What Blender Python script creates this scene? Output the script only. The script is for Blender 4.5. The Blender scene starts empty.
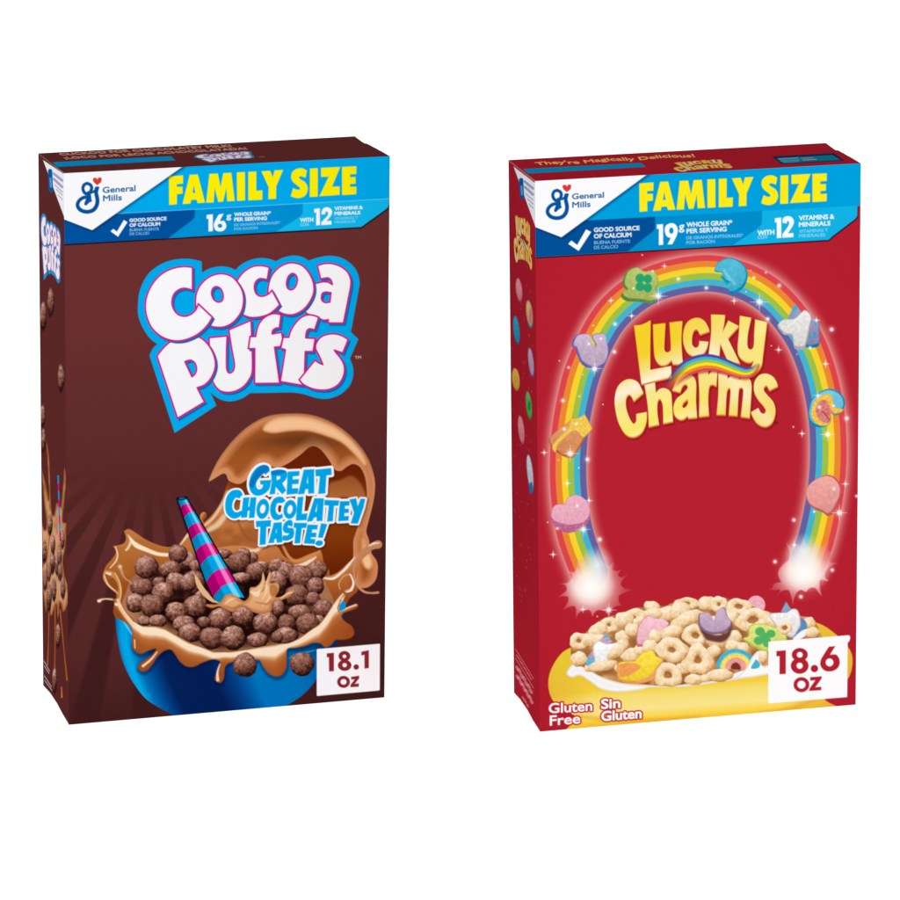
# Two cereal cartons standing on a white table with an added glow, seen with a long lens.
# The printed faces are dense meshes: every printed element is a mesh of its own whose
# ink colours are stored per vertex; all artwork is drawn here from outlines.
import bpy, math
import numpy as np

SC = bpy.context.scene
ROOT = SC.collection
H = 0.305                         # carton height in metres
FPX, CAMH, PITCH = 6951.2, 1.063, 0.2435
RES = 2.1                         # print resolution (mesh cells per photo pixel)

# ------------------------------------------------------------------ camera geometry
CP, SP = math.cos(PITCH), math.sin(PITCH)
def project(P):
    x, y, z = P[..., 0], P[..., 1], P[..., 2] - CAMH
    f = y * CP - z * SP
    u = y * SP + z * CP
    return 450 + FPX * x / f, 450 - FPX * u / f
def ray(px, py):
    a, b = (px - 450) / FPX, (450 - py) / FPX
    return np.array([a, CP + b * SP, -SP + b * CP])
CAM = np.array([0, 0, CAMH])
def hit(px, py, p0, n):
    d = ray(px, py)
    return CAM + d * (np.dot(p0 - CAM, n) / np.dot(d, n))

def carton_corners(FTL, FTR, FBL, FBR, STB, SBB, TBR):
    up = np.array([0, 0, 1.0]); o = np.zeros(3)
    fbl, fbr, sbb = hit(*FBL, o, up), hit(*FBR, o, up), hit(*SBB, o, up)
    n = np.cross(fbr - fbl, up); ftl = hit(*FTL, fbl, n); ftr = hit(*FTR, fbl, n)
    n2 = np.cross(sbb - fbl, up); n2 = np.cross(sbb - fbl, ftl - fbl); stb = hit(*STB, fbl, n2)
    n3 = np.cross(ftr - ftl, stb - ftl); tbr = hit(*TBR, ftl, n3)
    bbr = fbr + (sbb - fbl)
    return dict(fbl=fbl, fbr=fbr, ftl=ftl, ftr=ftr, sbb=sbb, stb=stb, tbr=tbr, bbr=bbr)

# ------------------------------------------------------------------ colour helpers
def C(r, g, b): return np.array([r, g, b], float) / 255
def to_lin(c): return np.where(c <= .04045, c / 12.92, ((c + .055) / 1.055) ** 2.4)
def ramp(t, *stops):
    xs = [s[0] for s in stops]
    return np.stack([np.interp(t, xs, [s[1][k] / 255 for s in stops]) for k in range(3)], -1)
def sstep(t): t = np.clip(t, 0, 1); return t * t * (3 - 2 * t)
def noise(x, y, s, seed=0):
    x = x / s + seed * 17.31; y = y / s + seed * 5.77
    xi, yi = np.floor(x), np.floor(y); fx, fy = sstep(x - xi), sstep(y - yi)
    def h(a, b):
        v = np.sin(a * 127.1 + b * 311.7 + seed * 13.7) * 43758.5453
        return v - np.floor(v)
    return (h(xi, yi) * (1 - fx) + h(xi + 1, yi) * fx) * (1 - fy) + (h(xi, yi + 1) * (1 - fx) + h(xi + 1, yi + 1) * fx) * fy

# ------------------------------------------------------------------ outlines
def P(spec, x0=0, y0=0, s=1.0, closed=True):
    """'x,y' smooth node, 'x,yc' corner node -> dense polyline in photo pixels"""
    pts, cor = [], []
    for tk in spec.split():
        c = tk.endswith('c'); a, b = tk.rstrip('c').split(',')
        pts.append((x0 + float(a) / s, y0 + float(b) / s)); cor.append(c)
    p = np.array(pts); n = len(p); out = []
    rng = range(n) if closed else range(n - 1)
    for i in rng:
        j = (i + 1) % n
        if cor[i] and cor[j]: out.append(p[i]); continue
        a, b = p[i], p[j]
        pm = p[(i - 1) % n] if (closed or i > 0) else a
        pn = p[(j + 1) % n] if (closed or j < n - 1) else b
        m0 = (b - a) * .8 if cor[i] else (b - pm) / 2
        m1 = (b - a) * .8 if cor[j] else (pn - a) / 2
        for t in np.arange(6) / 6:
            t2, t3 = t * t, t * t * t
            out.append((2*t3-3*t2+1)*a + (t3-2*t2+t)*m0 + (3*t2-2*t3)*b + (t3-t2)*m1)
    if not closed: out.append(p[-1])
    return np.array(out)
def poly(spec, x0=0, y0=0, s=1.0):
    return P(' '.join(t.rstrip('c') + 'c' for t in spec.split()), x0, y0, s)
def ell(cx, cy, rx, ry=None, a=0, x0=0, y0=0, s=1.0, n=28):
    ry = ry or rx; t = np.arange(n) * 2 * math.pi / n; a = math.radians(a)
    X, Y = rx * np.cos(t), ry * np.sin(t)
    return np.c_[x0 + (cx + X*math.cos(a) - Y*math.sin(a)) / s, y0 + (cy + X*math.sin(a) + Y*math.cos(a)) / s]
def segs(loops):
    if isinstance(loops, np.ndarray) and loops.ndim == 2 and loops.shape[1] == 2: loops = [loops]
    if isinstance(loops, np.ndarray): return loops.reshape(-1, 4)
    return np.concatenate([np.c_[l, np.roll(l, -1, 0)] for l in loops])
def tf(loops, M):
    if isinstance(loops, np.ndarray): loops = [loops]
    f = lambda l: np.c_[M[0]*l[:, 0] + M[1]*l[:, 1] + M[2], M[3]*l[:, 0] + M[4]*l[:, 1] + M[5]]
    return [f(l) for l in loops]

_txt = {}
def glyphs(s, bold=0):
    if s in _txt: return _txt[s]
    cu = bpy.data.curves.new('t', 'FONT'); cu.body = s; cu.resolution_u = 4
    ob = bpy.data.objects.new('t', cu); ROOT.objects.link(ob)
    bpy.context.view_layer.update()
    dg = bpy.context.evaluated_depsgraph_get()
    me = ob.evaluated_get(dg).to_mesh()
    v = np.array([w.co[:2] for w in me.vertices]); cnt = {}
    for pl in me.polygons:
        for k in pl.edge_keys: cnt[k] = cnt.get(k, 0) + 1
    e = np.array([k for k, c in cnt.items() if c == 1])
    r = np.c_[v[e[:, 0]], v[e[:, 1]]]
    ob.evaluated_get(dg).to_mesh_clear()
    bpy.data.objects.remove(ob); bpy.data.curves.remove(cu)
    _txt[s] = r
    return r
def text(s, x0, y0, x1, y1, cap, up=None):
    """outline segments of s, baseline from (x0,y0) to (x1,y1), capital height cap"""
    g = glyphs(s); caph = glyphs('H')[:, [1, 3]].max()
    a, b = g[:, [0, 2]].min(), g[:, [0, 2]].max()
    up = up or (0, -cap)
    def m(X, Y):
        t = (X - a) / (b - a)
        return x0 + (x1 - x0)*t + up[0]*Y/caph, y0 + (y1 - y0)*t + up[1]*Y/caph
    ax, ay = m(g[:, 0], g[:, 1]); bx, by = m(g[:, 2], g[:, 3])
    return np.c_[ax, ay, bx, by].reshape(-1, 1, 4)

# ------------------------------------------------------------------ the print canvas
class Panel:
    def __init__(s, a, b, c, d, res, base, pid='panel', rx=1.0, full=False):
        """a,b,c,d: 3-D corners top-left, top-right, bottom-left, bottom-right"""
        pa, pb, pc, pd = [np.array(project(q)) for q in (a, b, c, d)]
        W = int(max(np.hypot(*(pb - pa)), np.hypot(*(pd - pc))) * res * rx); Hh = int(max(np.hypot(*(pc - pa)), np.hypot(*(pd - pb))) * res)
        s.W, s.H, s.full = W, Hh, full
        A = []
        for (x, y), (u, v) in zip((pa, pb, pc, pd), ((0, 0), (W, 0), (0, Hh), (W, Hh))):
            A.append([x, y, 1, 0, 0, 0, -u*x, -u*y, -u]); A.append([0, 0, 0, x, y, 1, -v*x, -v*y, -v])
        s.h = np.linalg.svd(np.array(A))[2][-1].reshape(3, 3)
        # rectified grid of the flat panel: real points on its plane
        I, J = np.meshgrid(np.arange(W + 1.), np.arange(Hh + 1.)); q = np.einsum('ij,jkl->ikl', np.linalg.inv(s.h), np.stack([I, J, np.ones_like(I)]))
        px, py = q[0]/q[2], q[1]/q[2]; n = np.cross(b - a, c - a)
        d_ = np.stack([(px - 450)/FPX, CP + (450 - py)/FPX*SP, -SP + (450 - py)/FPX*CP], -1)
        s.pos = CAM + d_*(np.dot(a - CAM, n)/(d_ @ n))[..., None]
        s.X, s.Y = project(s.pos)
        s.rgb = np.empty(s.X.shape + (3,)); s.rgb[:] = base
        s.id = np.zeros(s.X.shape, np.int16); s.names = [pid]; s.cur = 0
    def part(s, name):
        if name not in s.names: s.names.append(name)
        s.cur = s.names.index(name)
    def win(s, x0, y0, x1, y1, m=3):
        q = s.h @ np.array([[x0, x1, x0, x1], [y0, y0, y1, y1], [1, 1, 1, 1]]); q = q[:2] / q[2]
        a = max(int(q[0].min()) - m, 0); b = min(int(q[0].max()) + m + 1, s.W + 1)
        c = max(int(q[1].min()) - m, 0); d = min(int(q[1].max()) + m + 1, s.H + 1)
        return slice(c, max(c, d)), slice(a, max(a, b))
    def put(s, sl, al, col, tag=True):
        al = np.clip(al, 0, 1)
        if callable(col): col = col(s.X[sl], s.Y[sl])
        s.rgb[sl] = s.rgb[sl]*(1 - al[..., None]) + col*al[..., None]
        if tag: i = s.id[sl]; i[(al > .5) & (i >= 0)] = s.cur
    def sdf(s, loops, R=4.0, inside=True):
        g = segs(loops)
        x0, x1 = g[:, [0, 2]].min() - R, g[:, [0, 2]].max() + R
        y0, y1 = g[:, [1, 3]].min() - R, g[:, [1, 3]].max() + R
        sl = s.win(x0, y0, x1, y1); X, Y = s.X[sl], s.Y[sl]
        d = np.full(X.shape, R + 1.0); ins = np.zeros(X.shape, bool)
        if X.size == 0: return sl, d
        for ax, ay, bx, by in g:
            w = s.win(min(ax, bx) - R, min(ay, by) - R, max(ax, bx) + R, max(ay, by) + R)
            w = (slice(max(w[0].start - sl[0].start, 0), max(w[0].stop - sl[0].start, 0)), slice(max(w[1].start - sl[1].start, 0), max(w[1].stop - sl[1].start, 0)))
            x, y = X[w], Y[w]
            if x.size:
                vx, vy = bx - ax, by - ay; L = vx*vx + vy*vy + 1e-12
                t = np.clip(((x - ax)*vx + (y - ay)*vy) / L, 0, 1)
                dd = np.hypot(x - ax - t*vx, y - ay - t*vy)
                np.minimum(d[w], dd, out=d[w])
            if inside and ay != by:
                w2 = s.win(x0, min(ay, by), max(ax, bx), max(ay, by)) if not s.full else sl
                w2 = (slice(max(w2[0].start - sl[0].start, 0), max(w2[0].stop - sl[0].start, 0)), slice(0, max(w2[1].stop - sl[1].start, 0)))
                x, y = X[w2], Y[w2]
                ins[w2] ^= ((ay > y) != (by > y)) & (x < ax + (y - ay)*(bx - ax)/(by - ay))
        d = np.where(ins, -d, d)
        return sl, d
    def fill(s, loops, col, grow=0.0, alpha=1.0, soft=.4, off=(0, 0), R=None, tag=True, clip=None):
        if off != (0, 0):
            g = segs(loops) + np.array([off[0], off[1], off[0], off[1]]); loops = g.reshape(-1, 1, 4)
        sl, d = s.sdf(loops, R or abs(grow) + soft + 2)
        al = np.clip(.5 - (d - grow) / (2*soft), 0, 1)
        X, Y = s.X[sl], s.Y[sl]
        if callable(alpha): al = al*alpha(X, Y, d)
        else: al = al*alpha
        if clip is not None: al = al*clip(X, Y)
        if callable(col): col = col(X, Y, d)
        s.put(sl, al, col, tag)
    def stroke(s, pts, w, col, alpha=1.0, soft=.4, tag=True, w1=None, smooth=True):
        """open line with round ends; width may change along it"""
        p = P(pts, closed=False) if isinstance(pts, str) else np.array(pts, float)
        ws = np.interp(np.linspace(0, 1, len(p)), np.linspace(0, 1, len(w)), w) if hasattr(w, '__len__') else np.full(len(p), float(w))
        R = ws.max()/2 + soft + 1
        sl = s.win(p[:, 0].min() - R, p[:, 1].min() - R, p[:, 0].max() + R, p[:, 1].max() + R)
        X, Y = s.X[sl], s.Y[sl]
        if X.size == 0: return
        d = np.full(X.shape, 99.0); side = np.zeros(X.shape); tt = np.zeros(X.shape)
        for i in range(len(p) - 1):
            ax, ay = p[i]; bx, by = p[i+1]; vx, vy = bx - ax, by - ay; L = vx*vx + vy*vy + 1e-12
            t = np.clip(((X - ax)*vx + (Y - ay)*vy) / L, 0, 1)
            r = np.hypot(X - ax - t*vx, Y - ay - t*vy); hw = (ws[i]*(1-t) + ws[i+1]*t)/2
            dd = r - hw; m = dd < d
            d[m] = dd[m]
            sg = np.sign((X - ax)*vy - (Y - ay)*vx)
            side[m] = (sg*r/np.maximum(hw, .05))[m]; tt[m] = ((i + t)/(len(p) - 1))[m]
        al = np.clip(.5 - d/(2*soft), 0, 1)
        al = al*(alpha(X, Y, tt) if callable(alpha) else alpha)
        if callable(col): col = col(X, Y, side, tt)
        s.put(sl, al, col, tag)
    def blob(s, cx, cy, r, col, alpha=1.0, pw=2.0, ry=None, tag=False):
        ry = ry or r
        sl = s.win(cx - r, cy - ry, cx + r, cy + ry); X, Y = s.X[sl], s.Y[sl]
        q = np.hypot((X - cx)/r, (Y - cy)/ry)
        s.put(sl, alpha*np.clip(1 - q, 0, 1)**pw, col, tag)
    def cut(s, loops):
        sl, d = s.sdf(loops); i = s.id[sl]; i[d < 0] = -1
    def build(s, parent, mat, label_of=lambda n: None, gain=1.0, sub=True):
        cid = s.id[:-1, :-1].copy()
        bad = (s.id[1:, :-1] < 0) | (s.id[:-1, 1:] < 0) | (s.id[1:, 1:] < 0); cid[bad] = -1
        W1 = s.W + 1; I, J = np.mgrid[0:s.H, 0:s.W]; base = I*W1 + J
        lin = to_lin(np.clip(s.rgb, 0, 1)); pos = s.pos.reshape(-1, 3); lin = (lin*gain).reshape(-1, 3)
        first = None
        for k, nm in enumerate(s.names):
            b = base[cid == k]
            if b.size < 12: continue
            q = np.stack([b, b + W1, b + W1 + 1, b + 1], 1)
            used, inv = np.unique(q, return_inverse=True); inv = inv.reshape(-1)
            me = bpy.data.meshes.new(nm); nf = len(b)
            me.vertices.add(len(used)); me.vertices.foreach_set('co', pos[used].astype(np.float32).ravel())
            me.loops.add(nf*4); me.loops.foreach_set('vertex_index', inv.astype(np.int32))
            me.polygons.add(nf); me.polygons.foreach_set('loop_start', np.arange(0, nf*4, 4, dtype=np.int32))
            me.update(calc_edges=True)
            at = me.color_attributes.new('ink', 'FLOAT_COLOR', 'POINT')
            at.data.foreach_set('color', np.c_[lin[used], np.ones(len(used))].astype(np.float32).ravel())
            me.materials.append(mat)
            nm = nm.split('#')[0]; o = bpy.data.objects.new(nm.split('|')[0], me); ROOT.objects.link(o)
            o.parent = parent if (first is None or not sub) else first
            if first is None: first = o
            if '|' in nm: o['label'] = nm.split('|')[1]
        return first

# ------------------------------------------------------------------ shared banner
WHITE = C(245, 245, 247)
def shift(l, dx, dy):
    if isinstance(l, np.ndarray) and l.ndim == 2: l = [l]
    return [q + np.array([dx, dy]) for q in l]
FAMILY = [[poly(*a)] if isinstance(a[0], str) else a for a in [
    ('80,148 208,138 206,212 150,218 150,242 202,240 202,302 152,308 152,398 82,404', 160, 160, 9),
    [poly('268,133 340,130 405,384 338,388 328,355 280,360 273,392 203,396', 160, 160, 9), poly('292,298 318,296 305,228', 160, 160, 9)],
    ('445,125 520,122 545,245 570,118 642,115 672,368 605,372 597,250 568,374 525,378 492,250 482,382 415,384', 160, 160, 9),
    ('692,112 764,108 766,364 694,368', 160, 160, 9),
    ('165,152 236,148 236,322 292,318 290,402 165,408', 230, 155, 9),
    ('283,147 362,142 384,200 402,138 478,134 416,282 414,394 345,398 348,290', 230, 155, 9),
    [P('692,140c 680,205c 655,195 630,192 620,205 640,222 675,245 698,285 695,330 670,370 620,388 575,382 547,370c 568,298c 595,310 625,312 628,295 600,270 565,240 550,200 560,155 600,125 650,120', 230, 155, 9)],
    ('720,122 790,118 790,374 718,378', 230, 155, 9),
    ('190,160 362,152 288,330 358,328 356,404 175,416 258,240 190,243', 300, 150, 9),
    ('378,152 508,146 506,215 450,220 450,245 500,242 500,302 450,308 450,332 508,330 506,398 378,406', 300, 150, 9)]]

def maker_badge(p, outline, dx, dy, gx, gy, mx, my, k=1.0):
    """white corner with the maker's blue script letter, heart and name"""
    navy = C(2, 80, 152)
    p.part('banner')
    for i in range(5):
        p.fill(shift(outline, .9, 1.3), C(0, 40, 90), grow=1.5 - i*.6, alpha=.16, soft=.9, tag=False)
    p.part('maker_badge'); p.fill(outline, WHITE, soft=.35)
    q = lambda s, closed=False: P(s, 60 + dx, 165 + dy, 9/k, closed)
    for s, w in (('245,165 275,180 285,210 270,245 245,262 218,245 206,210 218,178 245,165', 22),
                 ('255,250 264,285 245,320 232,350', [24, 26, 24, 22]), ('232,352 258,335 276,318', [14, 12, 10]),
                 ('268,292 215,292 172,322 158,365 185,405 240,421 295,408 328,368 337,315 325,250 331,212', [22, 24, 25, 26, 27, 27, 28, 28, 28, 27, 30]),
                 ('262,292 276,320', 18), ('280,250 305,238 345,203', [14, 16, 14])):
        w = [a*1.28/9*k for a in w] if isinstance(w, list) else w*1.28/9*k
        p.stroke(q(s), w, navy)
    p.fill([P('335,182c 305,155 295,130 308,116 328,118 336,130c 346,115 366,112 375,128 368,155', 60 + dx, 165 + dy, 9/k)], C(214, 58, 52))
    p.fill(text('General', *gx), navy, grow=.16, soft=.35); p.fill(text('Mills', *mx), navy, grow=.16, soft=.35)

def band_line(x0, y0, x1, y1): return lambda X: y0 + (X - x0)*(y1 - y0)/(x1 - x0)

def claims(p, rows, big, extra=()):
    p.part('banner_lettering')
    for s, x0, y0, x1, y1, cap, kind in rows:
        col, g, al = {'b': (WHITE, .24, 1), 't': (C(165, 218, 242), .05, .95), 'm': (C(200, 232, 246), .0, .95)}[kind]
        p.fill(text(s, x0, y0, x1, y1, cap), col, grow=g, soft=.33, alpha=al)
    for l in big: p.fill(l, WHITE, grow=.05, soft=.35)

# ------------------------------------------------------------------ lettering of the brown carton
A_, B_, C_, D_, E_, F_ = (135, 250, 9), (200, 250, 9), (270, 250, 9), (150, 320, 9), (210, 310, 9), (270, 310, 9)
L_a = [P('425,140c 490,122 560,122 640,150 700,200 728,270 725,340c 662,658c 520,658c 525,628c 480,632 430,610 370,590 310,550 310,450 350,370 385,315 420,298 480,285 530,292 560,310c 550,275 520,252 455,262c', *C_), P('470,395 500,380 548,385c 538,468c 495,472 465,445', *C_)]
L_o2 = [P('210,115 290,140 355,210 392,300 392,390 350,480 290,545 210,582 140,580 80,555 20,500 -15,420 -18,340 10,240 70,165 140,125', *C_), P('205,212 238,235 245,280 225,335 190,357 158,340 150,290 168,235', *C_)]
L_c2 = [P('625,155c 550,140 470,150 390,200 330,280 300,350 295,430 330,530 390,585 460,608 540,603 620,578 680,532 718,492c 648,362c 620,392 580,412 540,415 505,390 490,340 500,290 540,258 605,268c', *B_)]
L_o1 = [P('185,212 280,235 345,300 385,380 392,470 370,560 310,640 240,685 165,697 80,680 10,630 -30,560 -42,470 -30,380 15,300 90,238', *B_), P('150,330 190,355 208,410 198,455 163,468 125,445 105,395 115,348', *B_)]
L_c1 = [P('518,155c 440,148 340,165 240,215 160,300 110,400 92,500 105,600 150,700 230,775 320,812 400,818 480,800 570,755 650,680 697,605c 570,485c 545,540 500,580 445,595 390,580 350,535 333,470 350,400 395,358 450,345 518,362c', *A_)]
L_p = [P('62,325c 110,262 170,205 250,160 340,135 440,152 510,205 560,280 588,370 582,450 545,530 490,585 425,610c 492,738c 247,886c', *D_), P('315,375c 365,362 405,390 418,440 405,485 378,510c', *D_)]
L_u = [P('-10,248c 155,232c 150,350 150,510 162,558 185,565 212,540 218,480 195,350 168,178c 370,92c 378,300 382,540 350,630 300,690 230,730 150,742 80,720 30,655 0,560 -5,400', *E_)]
L_f1 = [P('640,42c 570,32 500,60 450,110 425,165 410,238c 360,238c 345,348c 402,348c 400,662c 628,660c 582,335c 635,330c 655,260c 645,200c 560,215c 565,185 590,165 625,160c', *E_)]
L_f2 = [P('440,65c 390,48 330,45 270,75 220,130 185,190 168,245c 118,245c 95,345c 138,358c 92,645c 300,680c 312,560c 318,375c 388,375c 408,255c 322,250c 330,195 355,170 402,180c', *F_)]
L_s = [P('705,265c 650,232 590,215 520,218 455,245 415,300 410,350 440,410 475,490c 440,475 405,450c 262,628c 300,670 370,705 440,720 520,718 590,690 640,640 668,570 668,500 640,440 600,390 580,362c 655,388c', *F_)]
def pt(s, T): return ' '.join('%.2f,%.2f%s' % (T[0] + float(a.split(',')[0])/T[2], T[1] + float(a.split(',')[1].rstrip('c'))/T[2], 'c' if a.endswith('c') else '') for a in s.split())
HALO = [P(' '.join([pt('200,848c 130,790 70,700 35,610 25,520 45,360 120,215 230,130 340,90 450,78 540,88 600,103c 602,205c', A_), pt('90,165 190,147 270,158 318,180c 380,125 460,88 550,72 630,82 682,102c 750,68', B_),
    pt('210,50 290,62 348,95c 430,68 540,52 640,70 730,125 785,200 806,290 798,360 728,738c', C_), pt('795,262c 720,435c 748,520 745,610 710,690 640,755 560,790 480,800 400,788 320,762 250,748 190,742c', F_),
    pt('360,748c 300,790 230,815 165,822 100,808 50,780', E_), pt('545,655c 598,770c', D_), '174.6,433c', pt('-5,320c 25,258', D_)]))]

def cocoa_logo(p, M=None, g=1.0):
    m = (lambda l: tf(l, M)) if M else (lambda l: l)
    k = .4 if g == 1 else .24
    p.fill(m(HALO), C(0, 167, 232), soft=.4)
    for L in (L_a, L_o2, L_c2, L_o1, L_u, L_p, L_c1, L_f1, L_f2, L_s):
        sh = [l + np.array([1.7, 1.9]) for l in L]
        p.fill(m(sh), C(20, 98, 168), grow=.7*g, soft=k)
        p.fill(m(L), C(206, 20, 132) if g == 1 else C(176, 90, 170), grow=.85*g, soft=k)
        p.fill(m(L), lambda X, Y, d: ramp(noise(X, Y, 30, 3)*.3 + (Y > 330)*.3, (0, (246, 246, 248)), (1, (238, 239, 242))), grow=-.85*g if g == 1 else -.1, soft=k)

N_, O_ = (215, 450, 9), (285, 450, 9)
SLOGAN = [[P('492,190c 480,150 430,135 370,165 320,240 308,320 330,385 385,412 450,390 490,345 505,270c 405,275c 410,310c 435,312c 425,340 400,355 375,340 370,300 390,240 425,200 455,222c', *N_)],
    [P('505,190c 570,178 630,185 650,215 640,260 605,300c 640,365c 605,398c 545,330c 540,395c 490,400c 510,300c', *N_), poly('555,235 588,235 588,258 555,275', *N_)],
    [poly('655,195 760,190 758,230 700,238 698,265 755,262 750,305 695,308 693,345 750,345 745,392 645,402', *N_)],
    [poly('170,178 262,172 262,390 210,392 208,350 185,352 172,395 118,398', *O_), poly('195,300 208,300 206,225', *O_)],
    [poly('272,178 415,163 420,222 372,228 362,390 300,395 315,235 278,237', *O_)],
    [P('250,400c 225,365 185,358 140,375 105,425 92,500 105,570 150,612 200,612 250,580c 235,545c 205,560 175,555 155,520 160,470 185,430 220,435c', *N_)],
    [poly('255,430 310,425 298,510 310,508 320,428 372,425 355,608 305,612 312,545 295,547 288,605 235,610', *N_)],
    [ell(430, 530, 56, 90, 8, *N_), ell(430, 530, 25, 42, 12, *N_)],
    [P('632,460c 612,428 575,420 530,440 500,500 500,570 525,620 565,630 610,608c 605,572c 580,585 555,570 545,530 560,480 600,478c', *N_)],
    [ell(675, 535, 58, 85, 8, *N_), ell(675, 535, 24, 42, 12, *N_)],
    [poly('745,425 795,420 780,575 830,570 825,630 728,635', *N_)],
    [poly('265,435 350,435 335,638 285,640 285,605 262,607 245,640 198,645', *O_), poly('270,555 285,555 292,480', *O_)],
    [poly('358,450 487,455 480,500 440,502 430,640 380,645 395,500 353,495', *O_)],
    [poly('495,462 582,460 578,500 540,502 537,530 575,530 572,565 535,567 532,595 575,595 570,635 480,640', *O_)],
    [poly('582,445 640,435 655,510 680,440 722,440 705,520 655,662 592,660 622,565', *O_)],
    [poly('368,640 505,632 500,688 462,692 455,850 402,855 408,690 372,695', *N_)],
    [poly('530,655 600,650 605,830 558,835 552,800 535,800 530,835 480,838', *N_), poly('545,745 555,745 555,700', *N_)],
    [P('700,668c 690,635 660,632 625,660 610,710 630,745 665,750 650,770 612,768c 605,812c 650,815 700,790 712,740 700,705 660,700 655,685 668,680 692,692c', *N_)],
    [poly('712,655 828,658 822,700 780,702 765,838 715,840 730,700 708,698', *N_)],
    [poly('205,672 295,675 290,715 245,715 240,745 283,745 278,785 235,785 230,800 272,802 268,845 170,840', *O_)],
    [poly('325,660 380,668 340,790 298,788', *O_)], [ell(308, 838, 34, 24, -8, *O_)]]

def puff(p, cx, cy, rx, ry=None, seed=0, k=1.0):
    """one ball of chocolate cereal, as printed"""
    ry = ry or rx; sl = p.win(cx - rx - 1, cy - ry - 1, cx + rx + 1, cy + ry + 1)
    X, Y = p.X[sl], p.Y[sl]
    if X.size == 0: return
    u, v = (X - cx)/rx, (Y - cy)/ry
    th = np.arctan2(v, u)
    edge = 1.02 + .028*np.sin(3*th + seed) + .018*np.sin(5*th + seed*2.3) + .016*np.sin(9*th + seed*1.7)
    q = np.hypot(u, v)/edge
    h = np.sqrt(np.clip(1 - q*q, 0, 1))
    n1, n2, n3 = noise(X, Y, 1.15, seed), noise(X, Y, 2.4, seed + 3), noise(X, Y, .62, seed + 5)
    lum = .42*h + .20 - .20*u - .50*v + .34*(n1 - .5) + .34*(n2 - .5) + .20*(n3 - .5)
    lum = lum*k + np.clip(q - .82, 0, 1)*-.7
    col = ramp(lum, (-.15, (34, 12, 10)), (.1, (64, 30, 24)), (.35, (106, 62, 50)), (.6, (146, 98, 82)), (.85, (188, 142, 126)), (1.1, (228, 194, 182)))
    p.put(sl, (1 - q)*min(rx, ry)/.8 + .5, col)

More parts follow.
